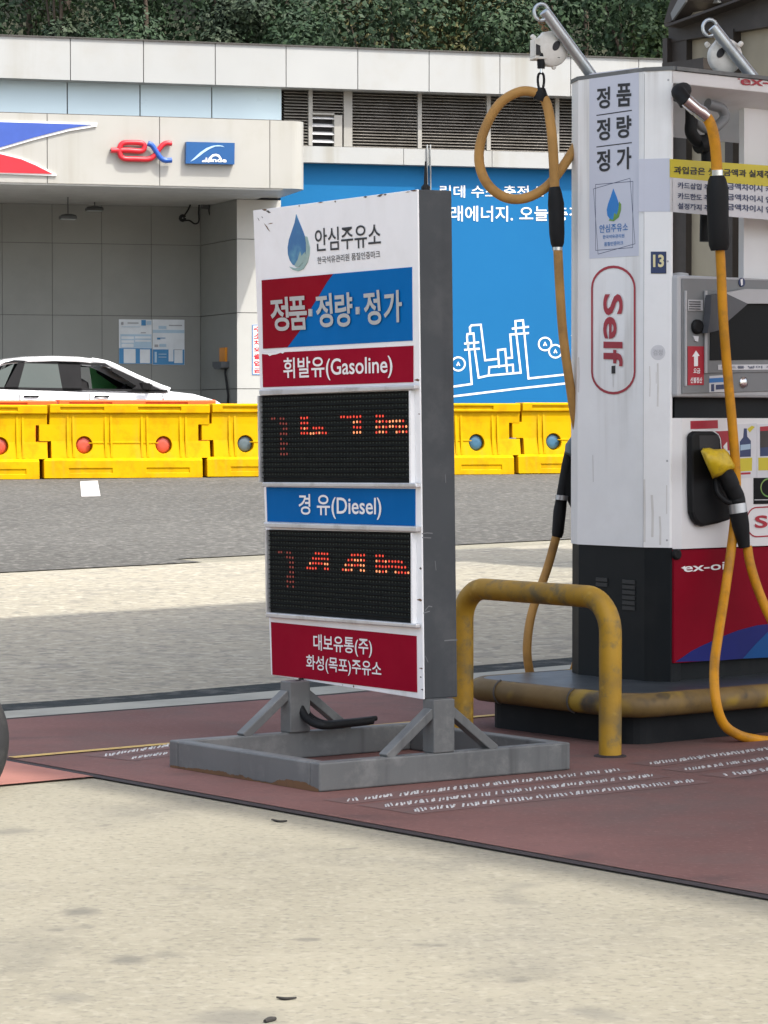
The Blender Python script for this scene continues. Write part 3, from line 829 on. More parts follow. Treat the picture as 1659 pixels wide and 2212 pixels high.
# looped cable and hook hanging from the soffit
S = shifted(FA, -3.4)
b = tubepx(S, [(1045, 1085), (1030, 1130), (1005, 1170), (985, 1185), (995, 1200), (1030, 1200), (1060, 1218), (1082, 1205), (1082, 1150), (1085, 1100)], .016, 0, 'rubber_black', K1, 6)
b.tube([S.at(*K(K1, *p)) for p in arc(994, 1187, 13, 13, 0, 340, 10)], .03, 'rubber_black', 6)
b.tube([S.at(*K(K1, *p)) for p in arc(1152, 1140, 15, 38, 0, 360, 16)[:-1]], .012, 'rubber_black', 6, True)
b.pxbox(S, *K(K1, 1100, 1100), *K(K1, 1140, 1138), -.05, .05, 'lamp_dark')
tag(b.build('hanging_cable'), 'black looped cable and bracket hanging from the soffit corner', 'cable')
# notice posters on the bay wall
def poster(lab, x0, y0, x1, y1, blocks):
    S = BAY
    rt = thing('notice_poster', lab, 'poster', S.at(*K(Q1, (x0+x1)/2, y1)), 'notice posters on the bay wall')
    b = MB(); b.pxbox(S, *K(Q1, x0, y0), *K(Q1, x1, y1), .002, .012, 'poster_white'); b.build('sheet', rt)
    b = MB()
    for i, (bx0, by0, bx1, by1, m) in enumerate(blocks):
        b.pxbox(S, *K(Q1, bx0, by0), *K(Q1, bx1, by1), .012, .0135+.0012*i, m)
    b.build('printed_blocks', rt)
poster('left poster on the bay wall, with two white columns at its foot', 125, 148, 462, 605, [
    (140, 300, 458, 440, 'poster_pale'), (150, 322, 278, 350, 'poster_white'), (150, 362, 278, 388, 'poster_white'), (290, 322, 450, 345, 'poster_white'), (290, 358, 450, 378, 'poster_white'), (152, 398, 275, 432, 'poster_white'),
    (128, 442, 462, 602, 'poster_blue'), (174, 450, 295, 596, 'poster_white'), (340, 455, 443, 596, 'poster_white'), (215, 180, 325, 192, 'poster_grey'), (355, 155, 400, 212, 'poster_blue'), (410, 165, 455, 205, 'poster_pale'), (150, 175, 172, 205, 'poster_grey'), (350, 280, 400, 290, 'poster_grey'), (155, 222, 345, 228, 'poster_pale')])
poster('right poster on the bay wall with a solid blue lower half', 467, 150, 795, 615, [
    (470, 255, 792, 290, 'poster_pale'), (530, 215, 610, 248, 'poster_pale'), (635, 205, 770, 218, 'poster_grey'), (472, 455, 792, 612, 'poster_blue'), (632, 398, 682, 578, 'poster_white'), (690, 400, 775, 596, 'poster_white'),
    (690, 455, 770, 462, 'poster_grey'), (515, 335, 548, 355, 'poster_blue'), (550, 336, 600, 343, 'poster_blue'), (490, 405, 525, 432, 'poster_grey'), (540, 400, 608, 430, 'poster_pale'), (490, 480, 512, 590, 'poster_pale'), (530, 500, 610, 508, 'poster_pale'), (530, 530, 610, 538, 'poster_pale')])
# orange and grey wall charger on the return wall
ch = thing('wall_charger', 'orange topped grey charging socket with cable on the bay side wall', 'charger', RET.at(*K(Q1, 1205, 990)))
b = MB(); b.pxbox(RET, *K(Q1, 1150, 440), *K(Q1, 1208, 585), 0, .04, 'charger_orange'); b.build('orange_box', ch)
b = MB(); b.pxprism(RET, Ks(Q1, [(1155, 582), (1250, 580), (1250, 640), (1225, 660), (1180, 660), (1157, 630)]), 0, .14, 'charger_grey', .0); b.build('socket', ch)
tubepx(RET, [(1212, 655), (1210, 700), (1222, 780), (1230, 850), (1240, 930), (1235, 1010)], .02, .04, 'rubber_black', Q1, 6).build('cable', ch)
# vertical sign on the column
cs = thing('warning_sign', 'narrow upright sign with red lettering on the white column beside the bay', 'sign', BLU.at(*K(Q1, 1520, 712)))
b = MB(); b.pxbox(BLU, *K(Q1, 1486, 203), *K(Q1, 1600, 715), .004, .012, 'letter_white')
b.stroke(BLU, Ks(Q1, [(1490, 208), (1490, 710), (1596, 712), (1596, 206)]), .012, .014, 'letter_blue', True); b.build('plate', cs)
b = MB()
for i, c_ in enumerate('수소차외출입금지'[:7]):
    y_ = 222+i*70
    b.text(BLU, c_, K(Q1, 1500, y_), K(Q1, 1585, y_), K(Q1, 1500, y_+54), .014, 'emblem_red', .03)
b.build('lettering', cs)

# ================================================================== barriers
def make_barrier():
    """plastic water barrier, built along +x from 0 to L, front at -y"""
    L, H = 2.30, 1.0
    k = 0.002317*1.0
    rt = thing('plastic_barrier', 'yellow interlocking plastic barrier', 'barrier', (0, 0, 0), 'yellow plastic barriers along the far road')
    # rows: z, x-left, x-right, depth of front face
    rows = [(0, -.10, L-.13, .30), (.235, -.10, L-.13, .28), (.27, -.06, L-.13, .215), (.27, .02, L, .215), (.50, .02, L, .165), (.50, -.15, L-.165, .165), (.725, -.15, L-.165, .15), (.725, 0, L, .15), (.87, 0, L, .15), (.885, 0, L, .19), (.985, 0, L, .19), (1.0, .01, L-.01, .175)]
    V, F = [], []
    for z, a, c, d in rows:
        V += [(a, -d, z), (c, -d, z), (c, d, z), (a, d, z)]
    n = len(rows)
    for i in range(n-1):
        for j in range(4): F.append((i*4+j, i*4+(j+1) % 4, (i+1)*4+(j+1) % 4, (i+1)*4+j))
    F += [(3, 2, 1, 0), (n*4-4, n*4-3, n*4-2, n*4-1)]
    b = MB(); b.add(V, F, 'barrier_yellow')
    me = b.mesh('body'); ob = bpy.data.objects.new('body', me); COL.objects.link(ob)
    c = MB()
    for x in (.49, 1.63):
        c.lathe((x, -.5, .445), (0, 1, 0), [(0, .12), (.42, .12)], 'barrier_yellow', 24, False)
    for x in (.25, 1.36):                                       # slots in the foot and the top ledge
        c.wbox((x, -.40, .065), (.62, 0, 0), (0, .125, 0), (0, 0, .07), 'barrier_yellow')
        c.wbox((x-.1, -.40, .912), (.62, 0, 0), (0, .235, 0), (0, 0, .05), 'barrier_yellow')
    cm = bpy.data.objects.new('cut', c.mesh('cut')); COL.objects.link(cm)
    md = ob.modifiers.new('b', 'BOOLEAN'); md.operation = 'DIFFERENCE'; md.object = cm; md.solver = 'EXACT'
    bpy.context.view_layer.update()
    me2 = bpy.data.meshes.new_from_object(ob.evaluated_get(bpy.context.evaluated_depsgraph_get()))
    ob.modifiers.clear(); ob.data = me2; me2.name = 'body'
    bpy.data.objects.remove(cm)
    ob.parent = rt; WORLD[ob.name] = Matrix.Identity(4)
    bv = ob.modifiers.new("bevel", 'BEVEL'); bv.width = .016; bv.segments = 2; bv.limit_method = 'ANGLE'; bv.angle_limit = R(35)
    b = MB()
    for x in (.24, .32, .78, .86, 1.30, 1.38, 1.86, 1.94):      # shallow upright ribs
        d0, d1 = .148, .212
        b.add([(x, -.153, .86), (x+.03, -.153, .86), (x+.03, -.219, .28), (x, -.219, .28), (x, -.13, .86), (x+.03, -.13, .86), (x+.03, -.19, .28), (x, -.19, .28)],
              [(0, 1, 2, 3), (0, 4, 5, 1), (3, 2, 6, 7), (0, 3, 7, 4), (1, 5, 6, 2)], 'barrier_yellow')
    b.wbox((.55, -.182, .468), (1.0, 0, 0), (0, .03, 0), (0, 0, .012), 'barrier_yellow')
    rb = b.build('ribs', rt)
    for x in (.49, 1.63):
        b = MB(); b.lathe((x, -.13, .445), (0, 1, 0), [(0, .03), (.002, .085), (.02, .108), (.05, .11)], 'reflector_red', 20); b.build('reflector', rt)
    return rt
bar = make_barrier()
pB = BAR0 = atY(445, 950, 38.9)
LB = 2.235
blabels = ['yellow plastic barrier cut off by the left edge of the photo', 'yellow plastic barrier in front of the white car, two red reflectors joined by a seam',
           'yellow plastic barrier partly hidden behind the left edge of the price sign', 'yellow plastic barrier seen between the price sign and the orange hose', 'yellow plastic barrier mostly hidden behind the white pump column']
bars = []
refl_grey = {}
for i in range(5):
    o = bar if i == 0 else dup(bar)
    o['label'] = blabels[i]
    q = pB + EU*(LB*(i-2)+.05); o.scale = (.957, 1, 1); o.location = (q.x, q.y, gz(q.y)+.015); o.rotation_euler = (0, 0, BA+R((.3, -.3, .2, -.2, .1)[i]))
    bars.append(o)
    if i >= 2:
        for ch_ in o.children:
            if ch_.name.startswith('reflector'):
                ch_.data = ch_.data.copy(); ch_.data.materials[0] = MATS['reflector_grey' if i == 2 else 'reflector_blue']
# orange barriers standing behind the yellow ones
for i, x0 in enumerate((-1, 0)):
    o = dup(bar, ('orange plastic barrier showing behind the leftmost yellow barrier', 'orange plastic barrier showing above the yellow barrier in front of the white car')[i])
    o['group'] = 'orange barriers behind the yellow row'
    o.scale = (.957, 1, 1); q = pB + EU*(LB*(i-1.88)) - EN*.62; o.location = (q.x, q.y, gz(q.y)+.07); o.rotation_euler = (0, 0, BA+R(.4 if i else -.2))
    for ch_ in o.children:
        ch_.data = ch_.data.copy()
        for k_ in range(len(ch_.data.materials)): ch_.data.materials[k_] = MATS['barrier_orange']

# ================================================================== white car
def make_car():
    rt = thing('parked_car', 'white car with its front window open behind the yellow barriers', 'car', (0, 0, 0))
    st = [(0, .52, .62, .2), (-.05, .60, .74, .18), (-.12, .715, .80, .16), (-.30, .815, .86, .16), (-.62, .905, .89, .16), (-1.04, .95, .90, .16), (-1.5, .945, .915, .16), (-2.3, .955, .92, .16), (-3.1, .98, .92, .16), (-3.7, 1.00, .91, .16), (-4.2, .99, .88, .17), (-4.6, .96, .82, .2), (-4.72, .90, .72, .3), (-4.76, .6, .66, .35)]
    b = MB(); V, F = [], []
    for x, zt_, hw, zb_ in st:
        pr = [(hw*.86, zb_), (hw*.97, zb_+.12), (hw, zb_+(zt_-zb_)*.45), (hw*.985, zb_+(zt_-zb_)*.72), (hw*.95, zt_-.05), (hw*.86, zt_-.008), (hw*.5, zt_+.012)]
        ring_ = [(x, y, z) for y, z in pr]+[(x, -y, z) for y, z in reversed(pr)]
        V += ring_
    n = 14
    for i in range(len(st)-1):
        for j in range(n): F.append((i*n+j, i*n+(j+1) % n, (i+1)*n+(j+1) % n, (i+1)*n+j))
    F += [tuple(range(n)), tuple(range(len(st)*n-1, len(st)*n-n-1, -1))]
    b.add(V, F, 'car_white', True); b.build('body', rt)
    # greenhouse: roof shell
    rs = [(-1.86, 1.365, .56), (-2.0, 1.415, .58), (-2.3, 1.45, .60), (-2.7, 1.46, .60), (-3.1, 1.445, .59), (-3.4, 1.41, .58), (-3.65, 1.345, .56), (-4.0, 1.22, .54)]
    b = MB(); V, F = [], []
    for x, z, hw in rs:
        V += [(x, hw+.045, z-.075), (x, hw, z-.025), (x, hw*.6, z+.01), (x, 0, z+.018), (x, -hw*.6, z+.01), (x, -hw, z-.025), (x, -hw-.045, z-.075), (x, -hw+.02, z-.075), (x, 0, z-.03), (x, hw-.02, z-.075)]
    n = 10
    for i in range(len(rs)-1):
        for j in range(n): F.append((i*n+j, i*n+(j+1) % n, (i+1)*n+(j+1) % n, (i+1)*n+j))
    F += [tuple(range(n)), tuple(range(len(rs)*n-1, len(rs)*n-n-1, -1))]
    b.add(V, F, 'car_white', True)
    for sg in (1, -1):
        b.tube(smooth_path([(-2.15, sg*.585, 1.40), (-1.9, sg*.595, 1.345), (-1.5, sg*.68, 1.15), (-1.02, sg*.79, .945)], 4), [.045]*4+[.052]*8+[.06], 'car_white', 8)
        b.prism([(-3.4, sg*.60, 1.39), (-3.62, sg*.60, 1.33), (-4.0, sg*.56, 1.2), (-4.55, sg*.70, .97), (-4.05, sg*.76, .98), (-3.62, sg*.66, 1.25)], (0, -sg*.06, 0), 'car_white')
    b.build('roof', rt)
    def side(sg, z, x, inset=0):   # point on the leaning side glass
        t = (z-.95)/(1.37-.95)
        return Vector((x, sg*((.845-inset)*(1-t)+(.625-inset)*t), z))
    for sg in (1, -1):
        b = MB()
        # dark frame band: B pillar, rear pillar, lower seal, upper rail and the mirror triangle
        for pts in ([(-2.34, .945), (-2.62, .955), (-2.66, 1.375), (-2.32, 1.37)], [(-3.28, .965), (-3.48, .975), (-3.24, 1.36), (-3.14, 1.37)],
                    [(-1.06, .93), (-1.06, .965), (-3.95, 1.005), (-3.95, .975)], [(-1.86, 1.29), (-1.95, 1.36), (-3.3, 1.40), (-3.5, 1.34), (-3.3, 1.36), (-2.0, 1.325)],
                    [(-1.1, .94), (-1.62, .95), (-1.52, 1.02), (-1.86, 1.24), (-1.88, 1.30), (-1.75, 1.25)]):
            b.prism([side(sg, z, x, -.004) for x, z in pts], (0, -sg*.03, 0), 'car_trim')
        b.build('window_frame', rt)
        b = MB(); b.prism([side(sg, z, x) for x, z in [(-2.62, .965), (-3.36, .985), (-3.2, 1.365), (-2.64, 1.36)]], (0, -sg*.01, 0), 'car_tint'); b.build('rear_window', rt)
        b = MB(); b.prism([side(sg, z, x) for x, z in [(-3.48, .995), (-3.92, 1.02), (-3.7, 1.16), (-3.3, 1.345)]], (0, -sg*.01, 0), 'car_tint'); b.build('quarter_window', rt)
        b = MB(); b.tube([(-1.35, sg*.86, .985), (-1.33, sg*.99, 1.02)], .03, 'car_trim', 6)
        b.prism([(-1.34, sg*.93, .965), (-1.34, sg*1.06, .975), (-1.36, sg*1.07, 1.06), (-1.38, sg*.93, 1.055)], (-.12, 0, .005), 'car_trim'); b.build('mirror', rt)
        for x in (-1.94, -2.98):
            b = MB(); b.tube([(x, sg*.90, .865), (x-.11, sg*.915, .86), (x-.22, sg*.90, .865)], .014, 'car_trim' , 6); b.build('door_handle', rt)
        for x in (-1.12, -2.22, -3.25):
            b = MB(); b.prism([(x, sg*.905, .3), (x, sg*.925, .7), (x, sg*.885, .905), (x, sg*.86, .90), (x, sg*.88, .3)], (-.014, 0, 0), 'bezel_grey'); b.build('door_seam', rt)
    b = MB(); b.prism([side(1, z, x) for x, z in [(-1.45, .96), (-1.9, .96), (-1.98, 1.33), (-1.85, 1.28)]], (0, -.01, 0), 'car_green'); b.build('far_window', rt)
    b = MB(); b.add([(-1.05, .76, .95), (-1.05, -.76, .95), (-1.86, -.56, 1.36), (-1.86, .56, 1.36)], [(0, 1, 2, 3)], 'car_glass'); b.build('windscreen', rt)
    b = MB(); b.add([(-4.5, .66, .985), (-4.5, -.66, .985), (-3.98, -.54, 1.215), (-3.98, .54, 1.215)], [(0, 1, 2, 3)], 'car_glass'); b.build('rear_screen', rt)
    for sy in (.38, -.38):
        b = MB(); b.lathe((-2.35, sy, .6), (-.12, 0, 1), [(0, .24), (.45, .24), (.52, .15), (.56, .10), (.72, .11), (.76, .05)], 'car_trim', 10); b.build('seat', rt)
    b = MB(); b.tube([(-1.65, -.22, .95), (-1.60, -.38, 1.03), (-1.65, -.54, .95)], .03, 'car_trim', 6); b.wbox((-1.65, -.8, .8), (.5, 0, 0), (0, 1.6, 0), (0, 0, .16), 'car_trim'); b.build('dashboard', rt)
    b = MB(); b.wbox((-4.0, -.8, .7), (2.4, 0, 0), (0, 1.6, 0), (0, 0, .2), 'car_trim'); b.build('cabin_floor', rt)
    for x in (-.9, -3.75):
        for sg in (1, -1):
            b = MB(); b.lathe((x, sg*.93, .33), (0, -sg, 0), [(0, .28), (.02, .325), (.19, .325), (.21, .28)], 'tyre_rubber', 24); w = b.build('wheel', rt)
            b = MB(); b.lathe((x, sg*.935, .33), (0, -sg, 0), [(0, .05), (.005, .20), (.02, .23)], 'rim_metal', 16); b.build('rim', w)
    for sg in (1, -1):
        b = MB(); b.prism([(-.06, sg*.66, .62), (-.30, sg*.84, .70), (-.34, sg*.855, .76), (-.12, sg*.74, .70)], (-.02, -sg*.02, .015), 'lamp_glass'); b.build('headlight', rt)
    return rt
car = make_car()
cp = atY(487, 880, 43.0) 
car.location = (cp.x, cp.y, atY(135, 768, 42.0).z-1.475); car.rotation_euler = (0, 0, BA)
car2 = dup(car, 'white car behind the first, only its roof showing at the left edge')
q = car.location + EU*(-1.95) - EN*2.3
car2.location = (q.x, q.y, gz(q.y)+.03); car2.scale = (1.1, 1.1, 1.1)
tag(car, group='white cars in the bay'); car2['group'] = 'white cars in the bay'

# ================================================================== price sign
BL, BR_, TL, TR = atY(585.6, 1458, 10.72), atY(915, 1511, 9.78), atY(546.7, 454.8, 10.74), atY(902, 409, 9.78)
_n = (BR_-BL).cross(TR-BR_).normalized()
_d = ray(546.7, 454.8); TL = EYE + _d*((BL-EYE).dot(_n)/_d.dot(_n))
SN = -_n if _n.y > 0 else _n
SG = Surf(lambda u, v, n: (TL.lerp(TR, u)).lerp(BL.lerp(BR_, u), v) + SN*n, (.5, .5))
PW = (BR_-BL).length; PH = (TL-BL).length
sgn = thing('price_sign', 'tall freestanding fuel price sign on a grey steel base', 'price sign', (BL+BR_)*.5*1 - Vector((0, 0, ((BL+BR_)*.5).z)))
b = MB(); b.box(SG, 0, 0, 1, 1, -.14, -.006, 'cabinet_grey'); b.build('cabinet', sgn, .004)
b = MB(); b.box(SG, .0, .0, 1, 1, -.006, 0, 'sign_white'); fp = b.build('face_panel', sgn, .002)
# grime, chips and rust on the panel edges
b = MB(); rr = random.Random(5)
for i in range(26):
    e = rr.random()
    if e < .45: u, v = rr.uniform(.0, 1), rr.uniform(.0005, .004)
    elif e < .65: u, v = rr.uniform(.0, .12), rr.uniform(.0, .05)
    elif e < .85: u, v = rr.uniform(.2, 1), rr.uniform(.994, .999)
    else: u, v = rr.uniform(.985, .998), rr.uniform(.2, 1)
    w, h = rr.uniform(.004, .022), rr.uniform(.0008, .003)
    a_ = rr.uniform(-.6, .6) if e >= .45 and e < .65 else 0
    b.add([SG.f(min(1, max(0, u+dx*w)), min(1, max(0, v+dy*h+a_*dx*w)), .0008) for dx, dy in ((-1, 0), (0, -1), (1, 0), (.2, 1))], [(0, 1, 2, 3)], 'rust' if rr.random() < .6 else 'joint_dark')
b.build('wear_marks', sgn)
SIDE = Surf(lambda a, v, n: SG.f(1+n/PW, v, -a), (.07, .5))
b = MB()
for pts in ([(1240, 708), (1275, 703), (1310, 706)], [(1395, 1452), (1440, 1448), (1482, 1447)], [(1262, 1240), (1285, 1212), (1308, 1216)], [(1250, 1260), (1290, 1248)], [(1242, 735), (1300, 738)], [(1330, 900), (1336, 960)], [(1400, 300), (1404, 352)], [(1262, 1560), (1280, 1600)]):
    b.stroke(SIDE, Ks(K6, pts), .0022, .0008, 'scuff')
b.build('scuff_marks', sgn)
# water drop emblem
b = MB()
drop = [(383, 268), (372, 330), (350, 395), (330, 455), (321, 510), (323, 560), (336, 605), (358, 638), (385, 650), (410, 640), (436, 600), (452, 545), (456, 490), (448, 435), (428, 380), (405, 325)]
b.pxprism(SG, Ks(K5, drop), 0, .002, 'drop_blue'); b.build('drop_emblem', sgn)
b = MB()
b.pxprism(SG, Ks(K5, [(448, 430), (462, 432), (472, 470), (481, 510), (480, 560), (466, 620), (435, 670), (398, 686), (360, 676), (332, 652), (375, 664), (405, 658), (432, 625), (448, 580), (456, 530), (456, 480)]), 0, .003, 'drop_pale')
b.pxprism(SG, Ks(K5, [(372, 640), (395, 600), (405, 565), (412, 540), (422, 575), (446, 545), (450, 580), (430, 625), (402, 655), (380, 655)]), .0022, .0034, 'drop_pale')
b.build('leaf_emblem', sgn)
b = MB()
b.text(SG, '안심주유소', K(K5, 522, 375), K(K5, 1005, 327), K(K5, 527, 545), .0005, 'letter_black', .006)
b.build('lettering', sgn)
b = MB()
b.text(SG, '한국석유관리원 품질인증마크', K(K5, 540, 582), K(K5, 1000, 532), K(K5, 543, 634), .0005, 'letter_black', .004)
b.build('small_lettering', sgn)
# slogan banner: red corner and blue field
b = MB(); bpx = Ks(K5, [(130, 752), (1232, 655), (1236, 1195), (140, 1255)])
b.pxprism(SG, bpx, 0, .0022, 'banner_blue'); bn = b.build('slogan_banner', sgn)
b = MB(); b.pxprism(SG, Ks(K5, [(130, 752), (655, 706), (610, 765), (560, 850), (500, 945), (465, 1020), (420, 1110), (375, 1170), (318, 1245), (140, 1255)]), .0022, .0030, 'banner_red'); b.build('red_corner', bn)
b = MB()
for t_, tl, tr, bl_ in (('정', (195, 885), (328, 873), (212, 1130)), ('품', (330, 875), (462, 865), (345, 1120)), ('정', (528, 858), (650, 845), (545, 1103)), ('량', (672, 850), (800, 838), (682, 1098)), ('정', (878, 835), (1000, 822), (898, 1085)), ('가', (1030, 835), (1165, 820), (1035, 1070))):
    b.text(SG, t_, K(K5, *tl), K(K5, *tr), K(K5, *bl_), .0034, 'letter_silver', .022, .004)
for x, y in ((485, 990), (832, 975)):
    b.pxbox(SG, *K(K5, x-12, y-26), *K(K5, x+12, y+26), .0032, .008, 'letter_silver')
b.build('slogan_lettering', bn)
def band(name, pts, k, m, mat):
    b = MB(); b.pxprism(SG, Ks(k, pts), 0, .0022, mat); return b.build(name, sgn)
gb = band('gasoline_band', [(132, 1288), (1242, 1232), (1242, 1500), (140, 1538)], K5, 0, 'band_red')
b = MB(); b.text(SG, '휘발유(Gasoline)', K(K5, 290, 1322), K(K5, 1092, 1280), K(K5, 295, 1498), .0028, 'letter_white', .012); b.build('lettering', gb)
b = MB(); b.pxprism(SG, Ks(K5, [(130, 1286), (300, 1278), (285, 1290), (270, 1284), (235, 1296), (205, 1300), (190, 1308), (175, 1297), (132, 1293)]), .0022, .003, 'sign_white'); b.build('peeled_edge', gb)
db = band('diesel_band', [(155, 385), (1190, 398), (1190, 655), (163, 624)], K6, 0, 'band_blue')
b = MB(); b.text(SG, '경 유(Diesel)', K(K6, 382, 432), K(K6, 958, 436), K(K6, 385, 600), .0028, 'letter_white', .012); b.build('lettering', db)
ob_ = band('operator_band', [(188, 1322), (1198, 1420), (1202, 1812), (198, 1688)], K6, 0, 'band_red')
b = MB()
b.text(SG, '대보유통(주)', K(K6, 485, 1405), K(K6, 893, 1437), K(K6, 487, 1535), .0028, 'letter_white', .012)
b.text(SG, '화성(목포)주유소', K(K6, 435, 1548), K(K6, 958, 1598), K(K6, 437, 1665), .0028, 'letter_white', .012)
b.build('lettering', ob_)
# horizontal rails that hold the display units
for nm, k, pts in (('rail', K5, [(108, 1556), (1250, 1520), (1250, 1553), (112, 1600)]), ('rail', K6, [(128, 350), (1192, 356), (1198, 388), (122, 382)]), ('rail', K6, [(132, 630), (1198, 658), (1198, 698), (145, 665)]), ('rail', K6, [(150, 1255), (1196, 1335), (1196, 1366), (150, 1290)])):
    b = MB(); b.pxprism(SG, Ks(k, pts), 0, .022, 'rail_metal'); b.build('rail', sgn, .004)
# dot-matrix price displays
DIG1 = {4: [(2, 8, 'd'), (13, 15, 'o'), (26, 32, 'o'), (37, 39, 'o')], 5: [(6, 8, 'd'), (13, 15, 'h'), (30, 32, 'h'), (37, 45, 'h')], 6: [(6, 8, 'd'), (13, 15, 'h'), (17, 20, 'o'), (30, 32, 'h'), (37, 46, 'h')],
        7: [(6, 8, 'd'), (13, 21, 'h'), (30, 32, 'h'), (37, 40, 'h'), (43, 47, 'h')], 8: [(6, 8, 'd')], 9: [(6, 8, 'd')], 10: [(6, 8, 'd')], 11: [(6, 8, 'd')]}
DIG2 = {4: [(2, 8, 'd'), (16, 20, 'o'), (28, 32, 'o'), (36, 38, 'o')], 5: [(6, 8, 'd'), (15, 20, 'o'), (27, 32, 'h'), (36, 44, 'h')], 6: [(6, 8, 'd'), (14, 20, 'h'), (26, 32, 'h'), (36, 45, 'o')],
        7: [(6, 8, 'd'), (13, 16, 'o'), (19, 20, 'h'), (25, 28, 'h'), (31, 32, 'h'), (36, 39, 'h'), (42, 46, 'h')], 8: [(6, 8, 'd')], 9: [(6, 8, 'd')], 10: [(6, 8, 'd')], 11: [(6, 8, 'd')]}
def display(name, k, c4, dig):
    q = [SG.px(*K(k, *p)) for p in c4]       # TL, TR, BR, BL
    def uv(s, t):
        a = (q[0][0]+(q[1][0]-q[0][0])*s, q[0][1]+(q[1][1]-q[0][1])*s); d = (q[3][0]+(q[2][0]-q[3][0])*s, q[3][1]+(q[2][1]-q[3][1])*s)
        return a[0]+(d[0]-a[0])*t, a[1]+(d[1]-a[1])*t
    D = Surf(lambda s, t, n: SG.f(*uv(s, t), n))
    b = MB(); b.box(D, 0, 0, 1, 1, 0, .004, 'led_black'); unit = b.build(name, sgn)
    b = MB(); b.box(D, -.012, -.0, 0, 1.0, 0, .018, 'rail_metal'); b.build('side_trim', unit); b = MB(); b.box(D, 1.0, 0, 1.01, 1.0, 0, .018, 'sign_white'); b.build('side_trim', unit)
    b = MB()
    for r in range(17):
        t = (r+.12)/17.2
        b.add([D.f(0, t, .004), D.f(1, t, .004), D.f(1, t+.006, .013), D.f(0, t+.006, .013), D.f(1, t+.013, .004), D.f(0, t+.013, .004)], [(0, 1, 2, 3), (3, 2, 4, 5)], 'led_visor')
    b.build('visors', unit)
    off, on = MB(), [MB() for _ in range(4)]
    rr = random.Random(9)
    for r in range(16):
        lit = {}
        for a, c, m in dig.get(r, []):
            for j in range(a, c+1): lit[j] = m
        for j in range(48):
            s, t = (j+.5)/48, (r+.62)/17.2
            m = lit.get(j)
            if m == 'd' and rr.random() < .25: m = None
            if m == 'h': m = 'h' if rr.random() < .45 else 'o'
            w, h = (.0062, .0135) if m else (.0042, .009)
            s += rr.uniform(-.0015, .0015); t += rr.uniform(-.003, .003)
            mm = {'d': 'led_dim', 'o': 'led_on', 'h': 'led_hot', None: 'led_off'}[m]
            (on[0 if j < 11 else 1 if j < 23 else 2 if j < 34 else 3] if m else off).add([D.f(s+dx*w, t+dy*h, .0075) for dx, dy in ((-1, 0), (-.5, -1), (.5, -1), (1, 0), (.5, 1), (-.5, 1))], [(0, 1, 2, 3, 4, 5)], mm)
    off.build('unlit_dots', unit)
    for o_ in on: o_.build('lit_digit', unit)
display('gasoline_display', K5, [(142, 1600), (1243, 1562), K_ if False else (1247, 1864+357*1.0561), (152, 1864+350*1.0561)], DIG1)
display('diesel_display', K6, [(186, 680), (1190, 702), (1192, 1332), (192, 1252)], DIG2)
# rubber antenna on top
b = MB(); tp = SG.f(SG.px(893, 412)[0], 0, -.05)
b.lathe(tp, (0, 0, 1), [(0, .016), (.012, .016), (.022, .007), (.05, .006), (.10, .003)], 'rubber_black', 10); b.build('antenna', sgn)
# steel base frame
cN, cL, cR = atZ(690, 1717), atZ(365, 1662), atZ(1232, 1668)
cF = cL + (cR-cN)
HZ, TW = .098, .055
eP, eQ = (cR-cN).normalized(), (cL-cN).normalized()
lP, lQ = (cR-cN).length, (cL-cN).length
Z0 = Vector((0, 0, .009))
for nm, o_b, d, l, w in (('base_beam', cN+eQ*TW, eQ, lQ-2*TW, eP), ('base_beam', cN, eP, lP, eQ), ('base_beam', cR+eQ*TW, eQ, lQ-2*TW, -eP), ('base_beam', cL, eP, lP, -eQ)):
    b = MB(); b.wbox(o_b+Z0, d*l, w*TW, (0, 0, HZ), 'steel_grey'); bb = b.build('base_beam', sgn, .006)
b = MB(); V = []; NR = 160
hh_ = .012
for i in range(NR+1):
    t = i/NR*lQ*.985
    hh_ = max(.003, min(.026, hh_ + rr.uniform(-.0035, .0035)))
    h = hh_*(.35+.65*math.sin(min(1, (1-i/NR)*1.3)*1.6))
    p = cN + eQ*(.004+t) - eP*.0008 + Z0
    V += [p, p+Vector((0, 0, h))]
b.add(V, [(2*i, 2*i+2, 2*i+3, 2*i+1) for i in range(NR)], 'rust')
b.build('rust_edge', sgn)
for base, zt_ in ((cN.lerp(cR, .5), BR_.z-.008), (cL.lerp(cF, .5), BL.z-.006)):
    inw = eQ if base == cN.lerp(cR, .5) else -eQ
    pc = base - eP*.018
    b = MB(); b.wbox(pc-eP*.045+inw*.0015+Vector((0, 0, HZ+.009)), eP*.09, inw*.062, (0, 0, zt_-HZ), 'steel_grey'); b.build('post', sgn, .004)
    for sg in (-1, 1):
        p0 = pc+eP*sg*.047+inw*.03+Vector((0, 0, .245)); p1 = pc+eP*sg*.225+inw*.03+Vector((0, 0, HZ+.011))
        d = (p1-p0).normalized(); nrm = d.cross(inw).normalized()
        b = MB(); b.wbox(p0-inw*.022-nrm*.016-d*.01, d*((p1-p0).length+.02), inw*.044, nrm*.032, 'steel_grey'); b.build('brace', sgn, .003)
